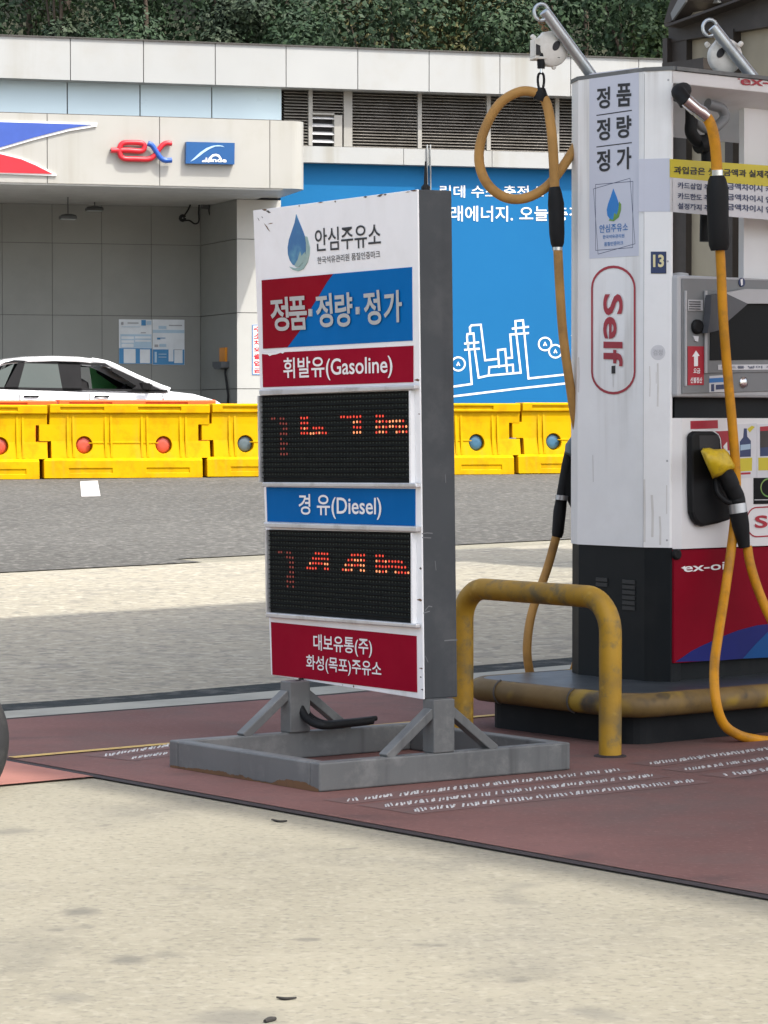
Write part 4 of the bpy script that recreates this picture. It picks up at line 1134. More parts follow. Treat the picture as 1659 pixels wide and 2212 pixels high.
# power cables drooping from the panel to the frame
pts = [(641, 1470), (644, 1500), (652, 1535), (668, 1556), (697, 1567), (735, 1564), (775, 1560), (803, 1556.5)]
dp = [10.45, 10.45, 10.44, 10.4, 10.35, 10.42, 10.5, 10.55]
b = MB(); b.tube(smooth_path([atY(x, y, d) for (x, y), d in zip(pts, dp)], 6), .0155, 'rubber_black', 10)
b.tube(smooth_path([atY(x+9, y-5, d+.04) for (x, y), d in zip(pts, dp)], 6), .010, 'rubber_black', 8)
b.tube(smooth_path([atY(x, y, 10.5) for x, y in [(628, 1470), (629, 1510), (640, 1545), (655, 1560), (662, 1548)]], 6), .011, 'kiosk_beige', 8)
b.build('power_cable', sgn)

# ================================================================== dispenser island
AI, BI0, BI1, AE, HI = 7.46, 7.86, 8.84, 10.6, .21
isl = thing('pump_island', 'raised concrete pump island with worn yellow bumper rim', 'island', ab(8.6, 8.33))
def rr_rect(a0, b0, a1, b1, r, n=6):
    P = []
    for (ca, cb, s0) in ((a0+r, b0+r, 180), (a1-r, b0+r, 270), (a1-r, b1-r, 0), (a0+r, b1-r, 90)):
        P += [(ca+r*math.cos(R(s0+90*i/n)), cb+r*math.sin(R(s0+90*i/n))) for i in range(n+1)]
    return P
foot = rr_rect(AI+.05, BI0+.05, AE, BI1-.05, .10)
b = MB(); b.prism([ab(a, c, .008) for a, c in foot], (0, 0, HI-.05), 'island_side'); b.build('base_wall', isl)
foot2 = rr_rect(AI+.012, BI0+.012, AE, BI1-.012, .12)
b = MB(); b.prism([ab(a, c, HI-.042) for a, c in foot2], (0, 0, .042), 'island_top'); b.build('top_slab', isl)
b = MB(); b.tube([ab(a, c, HI-.045) for a, c in rr_rect(AI, BI0, AE+.05, BI1, .13)], .047, 'rim_yellow', 14, True); b.build('bumper_rim', isl)
for c_ in (8.18, 8.62):
    b = MB(); b.tube([ab(AI-.049*math.cos(R(t)), c_, HI-.045+.049*math.sin(R(t))) for t in range(-80, 100, 20)], .004, 'joint_dark', 6); b.build('rim_seam', isl)
# guard rail
GA, GB0, GB1, GH, GR = 7.20, 7.706, 8.561, .60, .0425
gr = thing('guard_rail', 'scuffed yellow tubular guard rail in front of the pump island', 'guard rail', ab(GA, (GB0+GB1)/2, .008))
r_ = .13
path = [ab(GA, GB0, .012), ab(GA, GB0, .2), ab(GA, GB0, .4)] + [ab(GA, GB0+r_-r_*math.cos(R(t)), GH-r_+r_*math.sin(R(t))) for t in range(0, 91, 9)] + [ab(GA, GB0+r_+(GB1-GB0-2*r_)*t, GH) for t in (.25, .5, .75)] + [ab(GA, GB1-r_+r_*math.sin(R(t)), GH-r_+r_*math.cos(R(t))) for t in range(0, 91, 9)] + [ab(GA, GB1, .4), ab(GA, GB1, .2), ab(GA, GB1, .012)]
b = MB(); b.tube(path, GR, 'guard_yellow', 20); b.build('tube', gr)
for bb_ in (GB0, GB1):
    b = MB(); b.lathe(ab(GA, bb_, .008), (0, 0, 1), [(0, .062), (.004, .060), (.007, GR+.002)], 'joint_tar', 20); b.build('ground_collar', gr)

# ================================================================== fuel dispenser
Cc, Bb, Aa = Vector((1.15, 11.34, 0)), Vector((1.045, 11.38, 0)), ab(7.886, 8.642)
Dd = ab(7.943, 8.745)
PF = plane(Cc, PA, -QA, (.3, 1.5))
PBV = plane(Bb, Cc-Bb, (Cc-Bb).cross(Vector((0, 0, 1))), (.05, 1.5))
PL = plane(Aa, Bb-Aa, (Bb-Aa).cross(Vector((0, 0, 1))), (.2, 1.5))
dsp = thing('fuel_dispenser', 'white and red self service fuel dispenser numbered 13', 'fuel dispenser', ab(8.5, 8.45, HI))
zTop, zWB = PF.px(1449, 145)[1], PBV.px(1425, 1183)[1]
DEP = .58
plan = [Cc, Bb, Aa, Dd, Dd+PA*.012, Cc+PA*.012]
plan = [(p.x, p.y) for p in plan]
b = MB(); b.vprism(plan, zWB, zTop-.012, 'pump_white'); b.build('end_column', dsp, .004)
cen = Vector((sum(p[0] for p in plan)/6, sum(p[1] for p in plan)/6))
_pa2 = Vector((PA.x, PA.y)); ins = [tuple(Vector(p)+_pa2*(.008 if k < 4 else .05)) for k, p in enumerate(plan)]
b = MB(); b.vprism(ins, HI, zWB, 'pump_black')
b.build('end_base', dsp, .004)
for i in range(6):                                            # pressed vent slots
    b = MB()
    x0, y0 = K(L2, 480, 830+i*40); x1, y1 = K(L2, 575, 838+i*40)
    b.pxprism(PL, [(x0, y0), (x1, y1), (x1, y1+8), (x0, y0+8)], -.014, -.003, 'vent_black'); b.build('vent_slot', dsp)
for i in range(2):
    b = MB()
    x0, y0 = K(L2, 280, 815+i*38); x1, y1 = K(L2, 365, 820+i*38)
    b.pxprism(PL, [(x0, y0), (x1, y1), (x1, y1+8), (x0, y0+8)], -.014, -.003, 'vent_black'); b.build('vent_slot', dsp)
WD = 1.18                                                     # whole front width
zH0 = PF.px(1449, 179)[1]; zHb = 2.47
b = MB()
b.prism([Cc+PA*.001+QA*q_+Vector((0, 0, z)) for q_, z in ((0, zH0), (0, zTop-.012), (DEP, zTop-.012), (DEP, zH0), (DEP-.04, zHb), (.10, zH0-.03))], PA*WD, 'pump_face'); b.build('header', dsp, .003)
b = MB(); b.vprism([(p[0]+(p[0]-cen[0])*.03, p[1]+(p[1]-cen[1])*.03) for p in plan], zTop-.012, zTop+.004, 'steel_grey')
b.wbox(Cc+PA*.02-QA*.01+Vector((0, 0, zTop-.0105)), PA*(WD-.02), QA*(DEP+.02), (0, 0, .015), 'steel_grey'); b.build('top_cover', dsp)
b = MB(); b.text(PF, 'ex-oil', K(Q2, 1255, 1118), K(Q2, 2000, 1160), K(Q2, 1250, 1250), .002, 'letter_red', .02)
b.pxprism(PF, Ks(Q3, [(1198, 38), (1228, 25), (1228, 52)]), .001, .0035, 'letter_red'); b.build('header_lettering', dsp)
# upper opening: inner white panel and right column
b = MB(); u0 = shifted(PF, -.16).px(1607, 430)[0]-.03
b.wbox(Cc+PA*(u0+.03)+QA*.16+Vector((0, 0, 1.85)), PA*.4, QA*.03, (0, 0, zH0-1.85-.02), 'pump_face'); b.build('inner_panel', dsp)
b = MB(); b.wbox(Cc+PA*(WD-.12)+QA*.002+Vector((0, 0, HI+.01)), PA*.12, QA*(DEP-.004), (0, 0, zH0-HI-.05), 'pump_white'); b.build('far_column', dsp)
# lower body
zS1, zS0, zC1 = PF.px(1449, 594)[1], PF.px(1449, 858)[1], PF.px(1449, 903)[1]
b = MB(); b.wbox(Cc+PA*.052+QA*.03+Vector((0, 0, HI)), PA*(WD-.18), QA*(DEP-.06), (0, 0, zS1-.03-HI), 'pump_black'); b.build('core_body', dsp)
zCb = PF.px(1449, 1186)[1]
bv = .045
b = MB(); b.prism([Cc+PA*.004+QA*.028+Vector((0, 0, zCb)), Cc+PA*.004+QA*.006+Vector((0, 0, zCb)), Cc+PA*bv-QA*.02+Vector((0, 0, zCb)), Cc+PA*(WD-.13)-QA*.02+Vector((0, 0, zCb)), Cc+PA*(WD-.13)+QA*.028+Vector((0, 0, zCb))], (0, 0, zC1-zCb), 'pump_face'); b.build('lower_cabinet', dsp, .004)
FC = shifted(PF, .02)                                         # face of the lower cabinet
zR0 = PF.px(1460, 1432)[1]
b = MB(); b.wbox(Cc+PA*.012-QA*.012+Vector((0, 0, zR0)), PA*(WD-.15), QA*.04, (0, 0, zCb-.004-zR0), 'pump_red'); rp = b.build('red_panel', dsp, .003)
FR = shifted(PF, .012)
b = MB()
b.pxprism(FR, Ks(L2, [(885, 1455), (930, 1425), (1010, 1370), (1090, 1330), (1220, 1270), (1360, 1215), (1500, 1178), (1585, 1168), (1585, 1225), (1500, 1310), (1395, 1430), (1200, 1445)]), 0, .0012, 'pump_navy'); b.build('navy_swoosh', rp)
b = MB(); b.pxprism(FR, Ks(L2, [(1395, 1430), (1500, 1310), (1585, 1228), (1800, 1120), (1800, 1410)]), .0002, .0018, 'pump_azure'); b.build('azure_swoosh', rp)
b = MB(); b.text(FR, 'ex-oil', K(L2, 945, 712), K(L2, 1290, 690), K(L2, 945, 775), .001, 'letter_white', .015)
b.pxprism(FR, Ks(L2, [(928, 742), (958, 728), (958, 758)]), .0005, .002, 'letter_white'); b.build('lettering', rp)
b = MB(); p_ = FR.at(*K(L2, 885, 640)); b.lathe(p_, -QA, [(0, .022), (.012, .022), (.016, .015)], 'rubber_black', 14); b.build('panel_lock', rp)
# screen unit
b = MB(); b.wbox(Cc+PA*.006-QA*.03+Vector((0, 0, zS0)), PA*(WD-.14), QA*(DEP-.0), (0, 0, zS1-zS0), 'bezel_light'); su = b.build('screen_unit', dsp, .012)
FS = shifted(PF, .03)
b = MB(); b.pxprism(FS, Ks(L1, [(935, 205), (2400, 240), (2400, 1140), (935, 1180)]), .0, .006, 'bezel_grey'); b.build('bezel', su, .002)
b = MB(); b.pxprism(FS, Ks(L1, [(1135, 310), (1350, 315), (2300, 330), (2300, 990), (1140, 1008)]), .006, .011, 'bezel_grey'); b.build('display_surround', su, .003)
b = MB(); b.pxprism(FS, Ks(L1, [(1178, 430), (1440, 410), (2250, 440), (2250, 885), (1170, 898)]), .011, .014, 'screen_black'); b.build('display_glass', su)
b = MB(); b.pxprism(FS, Ks(L1, [(1180, 345), (1300, 330), (1490, 420), (1330, 560), (1260, 640), (1150, 668), (1175, 500)]), .014, .05, 'hood_grey')
b.pxprism(FS, Ks(L1, [(1310, 325), (1480, 295), (1700, 300), (2200, 330), (2200, 420), (1480, 418), (1310, 360)]), .012, .04, 'bezel_light'); b.build('display_hood', su)
b = MB(); b.pxprism(FS, Ks(L1, [(962, 310), (975, 310), (975, 1112), (962, 1112)]), .006, .014, 'bezel_light'); b.build('trim_strip', su); b = MB(); b.pxprism(FS, Ks(L1, [(1130, 310), (1148, 310), (1148, 1005), (1130, 1005)]), .011, .017, 'bezel_light'); b.build('trim_strip', su)
b = MB(); b.pxprism(FS, Ks(L1, [(985, 385), (1110, 388), (1110, 478), (985, 478)]), .006, .012, 'bezel_light')
for i in range(4): b.pxprism(FS, Ks(L1, [(995, 398+i*20), (1090, 400+i*20), (1090, 410+i*20), (995, 408+i*20)]), .012, .014, 'hood_grey')
b.build('speaker_grille', su)
b = MB(); p_ = FS.at(*K(L1, 1055, 615), .008); b.lathe(p_, -QA, [(0, .030), (.012, .029), (.016, .02)], 'rubber_black', 20); b.pxprism(FS, Ks(L1, [(1030, 690), (1075, 695), (1070, 740), (1045, 735)]), .006, .012, 'label_white'); b.build('round_knob', su)
b = MB(); b.pxprism(FS, Ks(L1, [(983, 778), (1118, 780), (1118, 1105), (983, 1108)]), .006, .0085, 'label_red')
b.pxprism(FS, Ks(L1, [(1052, 815), (1083, 860), (1068, 862), (1068, 945), (1036, 948), (1036, 865), (1020, 866)]), .0085, .0095, 'letter_white')
b.text(FS, '요금', K(L1, 1028, 965), K(L1, 1085, 965), K(L1, 1028, 1008), .0085, 'letter_white', .02)
b.text(FS, '선불정산', K(L1, 1002, 1040), K(L1, 1102, 1040), K(L1, 1002, 1090), .0085, 'letter_white', .02); b.build('arrow_label', su)
b = MB(); b.pxprism(FS, Ks(L1, [(1165, 1030), (1300, 1022), (1300, 1165), (1165, 1168)]), .006, .0075, 'label_white'); b.pxprism(FS, Ks(L1, [(1165, 1050), (1300, 1042), (1300, 1080), (1165, 1088)]), .0075, .0085, 'letter_blue'); b.pxprism(FS, Ks(L1, [(1180, 1100), (1205, 1098), (1205, 1160), (1180, 1160)]), .0075, .0085, 'letter_navy'); b.pxprism(FS, Ks(L1, [(1220, 1105), (1290, 1100), (1290, 1140), (1220, 1145)]), .0075, .0085, 'letter_navy'); b.build('small_sticker', su)
b = MB(); p_ = FS.at(*K(L1, 1450, 1085), .006); b.lathe(p_, -QA, [(0, .024), (.006, .023), (.008, .010), (.009, .002)], 'chrome', 18); b.build('key_lock', su)
b = MB(); p_ = FS.at(*K(L1, 1437, 240), .008); b.lathe(p_, -QA, [(0, .019), (.003, .018)], 'letter_navy', 18); b.pxprism(FS, Ks(L1, [(1428, 215), (1446, 208), (1446, 260), (1434, 268)]), .0112, .0122, 'letter_white'); b.build('round_badge', su)
b = MB(); b.pxprism(FS, Ks(L1, [(1240, 935), (1659, 932), (2000, 935), (2000, 975), (1240, 978)]), .011, .013, 'label_white'); b.text(FS, '카드를 넣어 주십시오', K(L1, 1260, 944), K(L1, 1900, 942), K(L1, 1260, 968), .0135, 'letter_navy', .01); b.build('instruction_strip', su)
b = MB(); b.lathe(Cc+PA*.10+QA*.05+Vector((0, 0, zS1)), (0, 0, 1), [(0, .035), (.012, .033), (.015, .01)], 'bezel_light', 18); b.build('top_knob', su)
# dark recess between screen and cabinet comes from the core body; paper banner across the opening
b = MB(); b.pxprism(PF, [K(K8, 885, 857), K(K8, 2400, 960), K(K8, 2400, 1150), K(K8, 885, 1003)], -.004, .0005, 'label_yellow')
b.pxprism(PF, [K(K8, 885, 1003), K(K8, 2400, 1150), K(K8, 2400, 1400), K(K8, 885, 1276)], -.004, .0, 'label_white'); nb = b.build('notice_banner', dsp)
b = MB()
b.text(PF, '과입금은 셋팅금액과 실제주유금액', K(Q3, 268, 1305), K(Q3, 2000, 1390), K(Q3, 268, 1415), .001, 'letter_black', .028)
for i, (l_, r_t) in enumerate((('카드삽입 주유', '금액차이시 카드'), ('카드한도 주유', '금액차이시 안내'), ('설정까지 주유', '금액차이시 안내'))):
    y_ = (1535, 1690, 1835)[i]
    b.text(PF, l_, K(Q3, 325, y_), K(Q3, 880, y_+42), K(Q3, 325, y_+92), .001, 'letter_navy', .02)
    b.text(PF, r_t, K(Q3, 1045, y_+10), K(Q3, 1800, y_+65), K(Q3, 1045, y_+108), .001, 'letter_navy', .02)
b.build('lettering', nb)
# end column graphics
b = MB(); b.pxprism(PL, Ks(K8, [(243, 182), (634, 132), (634, 1625), (243, 1648)]), 0, .0012, 'sticker_lilac'); wp = b.build('vertical_poster', dsp)
b = MB()
for i, (l_, r_t, yl, yr, yl2, yr2) in enumerate((('정', '품', 292, 262, 462, 445), ('정', '량', 540, 518, 715, 695), ('정', '가', 790, 768, 962, 945))):
    b.text(PL, l_, K(K8, 302, yl), K(K8, 408, yl-9), K(K8, 302, yl2), .0016, 'letter_black', .024)
    b.text(PL, r_t, K(K8, 460, yr), K(K8, 577, yr-8), K(K8, 460, yr2), .0016, 'letter_black', .024)
for y0, y1 in ((512, 472), (762, 728)): b.stroke(PL, Ks(K8, [(302, y0), (577, y1)]), .0045, .0018, 'letter_black')
b.build('lettering', wp)
b = MB()
for pts in ([(292, 1060), (588, 1035), (586, 1560), (292, 1582)], [(275, 1095), (565, 1010), (605, 1530), (312, 1612)]): b.stroke(PL, Ks(K8, pts), .0022, .0016, 'letter_navy', True)
b.build('card_outline', wp)
b = MB(); b.pxprism(PL, Ks(K8, [(432, 1092), (410, 1160), (390, 1215), (380, 1260), (385, 1305), (405, 1335), (432, 1345), (455, 1325), (470, 1270), (475, 1210), (458, 1155)]), .0012, .002, 'drop_bright'); b.build('drop_emblem', wp)
b = MB(); b.pxprism(PL, Ks(K8, [(478, 1195), (493, 1215), (492, 1265), (475, 1320), (435, 1352), (395, 1345), (405, 1332), (430, 1340), (440, 1285), (458, 1300), (472, 1260)]), .0012, .0026, 'drop_green'); b.build('leaf_emblem', wp)
b = MB()
b.text(PL, '안심주유소', K(K8, 325, 1380), K(K8, 550, 1362), K(K8, 325, 1445), .0016, 'letter_blue', .01)
b.text(PL, '한국석유관리원', K(K8, 350, 1462), K(K8, 522, 1450), K(K8, 350, 1492), .0016, 'letter_blue', .01)
b.text(PL, '품질인증마크', K(K8, 362, 1518), K(K8, 512, 1505), K(K8, 362, 1550), .0016, 'letter_blue', .01); b.build('small_lettering', wp)
b = MB()
def capsule(S, k, x0, y0, x1, y1, n=14):
    r = (x1-x0)/2; cx = (x0+x1)/2; ry = r*1.0
    return Ks(k, arc(cx, y0+ry, r, ry, 180, 360, n)+arc(cx, y1-ry, r, ry, 0, 180, n))
b.stroke(PL, capsule(PL, L1, 173, 108, 533, 1175), .0105, .002, 'letter_red', True)
b.text(PL, 'Self', K(L1, 435, 338), K(L1, 435, 948), K(L1, 270, 338), .002, 'letter_red', .02); b.build('self_lettering', dsp)
b = MB(); b.pxprism(PL, Ks(L1, [(338, 945), (366, 942), (366, 1008), (338, 1010)]), .0005, .0035, 'black_hole'); b.build('screw_hole', dsp)
b = MB(); b.pxprism(PBV, Ks(L1, [(670, -20), (800, -20), (798, 165), (670, 165)]), 0, .002, 'letter_navy'); b.pxprism(PBV, Ks(L1, [(670, 165), (800, 165), (800, -18), (796, -18), (796, 161), (670, 161)]), .001, .0025, 'letter_black')
b.text(PBV, '13', K(L1, 690, 5), K(L1, 782, 5), K(L1, 690, 112), .0024, 'number_cream', .035); b.build('number_plate', dsp)
b = MB(); c_ = PBV.at(*K(L1, 731, 830)); b.lathe(c_, (Cc-Bb).cross(Vector((0, 0, 1))), [(0, .031), (.001, .030)], 'label_white', 24); b.text(PBV, '검정', K(L1, 690, 805), K(L1, 770, 805), K(L1, 690, 855), .0012, 'bezel_light', 0); b.build('inspection_seal', dsp)
b = MB()
b.pxprism(PBV, [K(K8, 634, 858), K(K8, 880, 852), K(K8, 880, 1275), K(K8, 634, 1275)], 0, .0014, 'sticker_lilac'); b.build('wrapped_tape', dsp)
# lower cabinet fittings
b = MB()
boot = [(520, 360), (790, 362), (850, 400), (885, 470), (900, 640), (1000, 900), (1050, 1400), (1050, 1640), (860, 1700), (640, 1745), (560, 1720), (500, 1640), (468, 1540), (458, 1200), (458, 440), (480, 390)]
b.pxprism(FC, Ks(Q4, boot), 0, .035, 'rubber_black'); bo = b.build('nozzle_boot', dsp, .012)
b = MB(); b.pxprism(FC, Ks(Q4, [(565, 420), (850, 420), (855, 640), (575, 640)]), .035, .0365, 'black_hole'); b.build('boot_opening', bo)
b = MB(); b.pxprism(FC, Ks(Q4, [(442, 212), (835, 200), (838, 318), (442, 330)]), 0, .002, 'label_red'); b.text(FC, '휘발유', K(Q4, 470, 238), K(Q4, 670, 232), K(Q4, 470, 300), .0022, 'letter_red', .01); b.build('fuel_label', dsp)
b = MB(); b.pxprism(FC, Ks(Q4, [(800, 362), (1110, 350), (1130, 640), (900, 640), (885, 470), (850, 400)]), 0, .0018, 'label_red'); b.pxprism(FC, Ks(Q4, [(915, 580), (970, 515), (975, 640), (930, 640)]), .0018, .003, 'letter_white'); b.build('red_label', dsp)
b = MB(); b.pxprism(FC, Ks(Q4, [(1105, 262), (1400, 245), (1400, 1030), (1150, 1045)]), 0, .002, 'label_white')
b.pxprism(FC, Ks(Q4, [(1215, 320), (1255, 320), (1262, 440), (1315, 500), (1315, 730), (1158, 735), (1155, 515), (1205, 450)]), .002, .003, 'letter_navy')
b.pxprism(FC, Ks(Q4, [(1165, 560), (1310, 545), (1310, 620), (1165, 640)]), .003, .004, 'poster_pale')
b.pxprism(FC, Ks(Q4, [(1262, 330), (1330, 280), (1372, 300), (1300, 378)]), .002, .003, 'label_yellow')
b.pxprism(FC, Ks(Q4, [(1160, 755), (1335, 745), (1330, 935), (1160, 945)]), .002, .003, 'label_yellow'); b.pxprism(FC, Ks(Q4, [(1160, 962), (1310, 955), (1310, 985), (1160, 992)]), .002, .003, 'label_red'); b.build('bottle_label', dsp)
b = MB(); b.pxprism(FC, Ks(Q4, [(1405, 262), (1700, 245), (1700, 1030), (1405, 1045)]), 0, .002, 'label_white')
b.pxprism(FC, Ks(Q4, [(1450, 300), (1580, 290), (1580, 720), (1450, 725)]), .002, .003, 'letter_navy'); b.pxprism(FC, Ks(Q4, [(1450, 300), (1580, 290), (1580, 590), (1450, 600)]), .003, .0036, 'kiosk_brown'); b.pxprism(FC, Ks(Q4, [(1450, 295), (1580, 285), (1580, 350), (1450, 360)]), .0036, .0042, 'label_red')
b.pxprism(FC, Ks(Q4, [(1425, 745), (1640, 740), (1640, 925), (1425, 930)]), .002, .003, 'label_yellow'); b.build('can_label', dsp)
b = MB(); b.pxprism(FC, Ks(Q4, [(1362, 1040), (1800, 1030), (1800, 1410), (1362, 1418)]), 0, .004, 'screen_black')
b.stroke(FC, Ks(Q4, arc(1580, 1180, 120, 130, 0, 360, 24)[:-1]), .006, .005, 'drop_green', True); b.stroke(FC, Ks(Q4, [(1370, 1358), (1700, 1355)]), .003, .005, 'label_white'); b.build('small_display', dsp)
b = MB(); cap = Ks(Q4, arc(1400, 1680, 150, 212, 90, 270, 14)+arc(1980, 1650, 150, 212, -90, 90, 14)); b.stroke(FC, cap, .0055, .002, 'label_red', True); b.text(FC, 'Self', K(Q4, 1370, 1585), K(Q4, 1980, 1560), K(Q4, 1370, 1770), .002, 'label_red', .025); b.build('self_label', dsp)

b = MB()
for S_, pts, w_ in ((PBV, [(660, 950), (664, 1080), (661, 1200)], .004), (PBV, [(728, 930), (731, 1100), (727, 1280)], .007), (PBV, [(715, 1000), (716, 1090)], .003), (PL, [(60, 880), (64, 1010), (58, 1160)], .008), (PL, [(350, 1020), (352, 1120)], .004), (PL, [(180, 1700), (184, 1920)], .004)):
    b.stroke(S_, Ks(L1, pts), w_, .0006, 'grime')
for pts, w_ in (([(648, 80), (652, 300), (650, 540)], .008), ([(705, 200), (712, 330), (709, 500)], .010), ([(765, 360), (770, 450), (768, 560)], .008), ([(818, 120), (818, 330)], .004)):
    b.stroke(PBV, Ks(L2, pts), w_, .0006, 'grime')
b.build('grime_streaks', dsp)
b = MB(); b.wbox(Vector((Bb.x, Bb.y, zWB))-PA*.0012-QA*.001, QA*.0014, PA*.003, (0, 0, zTop-zWB-.02), 'bezel_light'); b.build('column_seam', dsp)
for z_ in (zWB+.03, 1.1, 1.9, zTop-.05):
    b = MB(); p_ = Vector((Cc.x, Cc.y, z_))+(Bb-Cc)*.12; b.lathe(p_, (Cc-Bb).cross(Vector((0, 0, 1))), [(0, .0045), (.001, .004)], 'bezel_light', 10); b.build('screw', dsp)
# booms on the roof of the dispenser
bs = ab(8.02, 8.70, zTop+.003)
bs = shifted(PF, -.50).at(1284, 156); bs.z = zTop+.003
Y0 = bs.y
be = atY(1176, 24, Y0-.10)
b = MB(); b.tube([bs, bs.lerp(be, .5), be], .0235, 'galvanised', 14)
b.lathe(bs, (0, 0, 1), [(0, .045), (.006, .045), (.008, .026)], 'galvanised', 14)
rng = [be + Vector((math.cos(R(t))*.03-.012, 0, math.sin(R(t))*.034-.004)) for t in range(0, 360, 24)]
b.tube(rng, .0075, 'galvanised', 8, True); b.build('hose_boom', dsp)
S1 = shifted(PF, -.06)
bs2 = S1.at(1628, 156); bs2.z = zTop+.003
be2 = atY(1540, 58, bs2.y-.04)
b = MB(); b.tube([bs2, bs2.lerp(be2, .5), be2], .0235, 'galvanised', 14)
b.lathe(bs2, (0, 0, 1), [(0, .045), (.006, .045), (.008, .026)], 'galvanised', 14)
b.tube([be2 + Vector((math.cos(R(t))*.03-.012, 0, math.sin(R(t))*.034-.004)) for t in range(0, 360, 24)], .0075, 'galvanised', 8, True); b.build('hose_boom', dsp)

# spring balancers hanging from the booms
def balancer(lab, top, cx, cy, k):
    """top: hanging point; (cx, cy): photo pixel of the drum centre"""
    c = atY(cx, cy, top.y+.075)
    rt = thing('hose_balancer', lab, 'balancer', top, 'white hose balancers on the pump roof')
    b = MB(); n = 4; ctop = c+Vector((-.022, 0, .075))
    for i in range(n):
        p = top.lerp(ctop, (i+.5)/n); d = (ctop-top)/n
        w = Vector((.011, 0, 0)) if i % 2 else Vector((0, .011, 0))
        b.tube([p-d*.62+w*.2, p-d*.3+w, p+d*.3+w, p+d*.62+w*.2, p+d*.3-w, p-d*.3-w], .0045, 'chain_rust', 6, True)
    b.build('chain', rt)
    b = MB(); ax = Vector((.28, -.95, 0)).normalized()
    b.lathe(c-ax*0.0319, ax, [(0, 0.0290), (0.0035, 0.0568), (0.0116, 0.0725), (0.0435, 0.0742), (0.0522, 0.0667), (0.0609, 0.0406), (0.0638, 0.0174)], 'balancer_white', 28)
    b.lathe(c+Vector((-0.0232, 0, 0.0406)), (-.1, 0, 1), [(0, 0.0232), (0.0232, 0.0197), (0.0290, 0.0116)], 'balancer_white', 12)
    b.lathe(c+Vector((0.0116, 0, -0.0841)), (0, 0, 1), [(0, 0.0058), (0.0070, 0.0104), (0.0232, 0.0116)], 'balancer_white', 10)
    b.lathe(c+Vector((-0.0684, -0.0000, 0.0435)), (-.6, -.3, .6), [(0, 0.0116), (0.0174, 0.0099), (0.0197, 0.0029)], 'balancer_white', 10)
    b.lathe(c+Vector((0.0568, -0.0174, 0.0435)), (.6, -.3, .6), [(0, 0.0116), (0.0174, 0.0099), (0.0197, 0.0029)], 'balancer_white', 10)
    S = plane(Vector((c.x, c.y, 0))+ax*0.0040, Vector((-ax.y, ax.x, 0)), ax, (0, c.z))
    if k:
        b.box(S, -.076, c.z-.034, -.020, c.z+.040, -.05, .018, 'balancer_white')
        b.box(S, -.079, c.z-.046, .036, c.z-.034, -.05, .023, 'balancer_white')
    b.build('housing', rt, .004)
    b = MB()
    e = [(u*.86-v*.5, u*.5+v*.86) for u, v in [(.0145*math.cos(R(t)), .0225*math.sin(R(t))) for t in range(0, 360, 24)]]
    eu = .012 if k else -.032
    b.sprism(S, [(eu+u_, c.z+0.010-v_) for u_, v_ in e], -0.012, 0.030, 'black_hole')
    if k:
        b.sprism(S, [(-.073, c.z-.030), (-.042, c.z-.030), (-.042, c.z+.004), (-.073, c.z+.016)], -.01, .0202, 'black_hole')
        b.sprism(S, [(.004, c.z-.038), (.030, c.z-.039), (.030, c.z-.0365), (.004, c.z-.0355)], 0, .0245, 'black_hole')
    b.build('openings', rt)
    return rt, c
bal1, c1 = balancer('white round hose balancer hanging on the left boom with the looped orange hose', be+Vector((-.02, 0, -.03)), 1190, 106, 1)
bal2, c2 = balancer('white round hose balancer hanging on the right boom behind the pump top', be2+Vector((-.02, 0, -.03)), 1566, 122, 0)
yS = c1.y-.02
hk = atY(1169, 140, yS)
b = MB(); b.lathe(hk+Vector((0, 0, -.015)), (0, 0, 1), [(0, .016), (.06, .019), (.07, .012)], 'rubber_black', 12)
b.tube([hk, atY(1169, 158, yS)], .006, 'chrome', 8)
b.tube(smooth_path([atY(x, y, yS) for x, y in [(1169, 157), (1163, 162), (1162, 178), (1166, 196), (1171, 196), (1175, 178), (1174, 162), (1169, 157)]], 5), .0055, 'rubber_black', 8); b.build('snap_hook', bal1)
b = MB(); b.tube([atY(1170, 190, yS), atY(1168, 203, yS), atY(1164, 218, yS)], [.016, .03, .024], 'rubber_black', 12); b.build('hose_strap', bal1)

# ================================================================== hoses
RH = .0205
def hosepath(pts): return smooth_path(pts, 8)
# rear hose: loops through the strap, then drops behind the column to the rear nozzle
Yr = yS
L_ = [(1252, 300, .10), (1240, 322, .06), (1213, 364, .03), (1180, 404, .02), (1135, 428, .02), (1090, 426, .02), (1052, 396, .02), (1035, 348, .02), (1043, 290, .02), (1076, 228, .01), (1120, 199, 0), (1158, 201, 0), (1180, 222, 0), (1191, 280, -.01), (1196, 350, -.02), (1198, 410, -.02)]
h1 = thing('fuel_hose', 'orange hose looped in a ring and strapped below the left balancer', 'hose', atY(1143, 1443, 11.9), 'orange fuel hoses of the dispenser')
back = [atY(x, y, Yr+d) for x, y, d in L_]
back = [ab(8.1, 8.80, back[0].z+.10)] + back
b = MB(); b.tube(hosepath(back), RH, 'hose_dusty', 14); b.build('upper_hose', h1)
b = MB(); b.tube([atY(x, y, Yr-.02) for x, y in [(1198, 404), (1199, 416), (1201, 440), (1203, 505), (1204, 526), (1204, 534)]], [.022, .028, .034, .032, .028, .022], 'rubber_black', 16); b.build('breakaway_cuff', h1)
b = MB(); b.tube([atY(1204, 534, Yr-.02), atY(1204, 541, Yr-.02)], .021, 'chrome', 14); b.build('metal_ring', h1)
drop_ = [(1205, 538, -.02), (1209, 620, -.02), (1216, 720, -.01), (1228, 810, 0), (1240, 890, .02), (1252, 960, .06), (1262, 1100, .12), (1258, 1300, .2), (1252, 1400, .25), (1232, 1465, .3)]
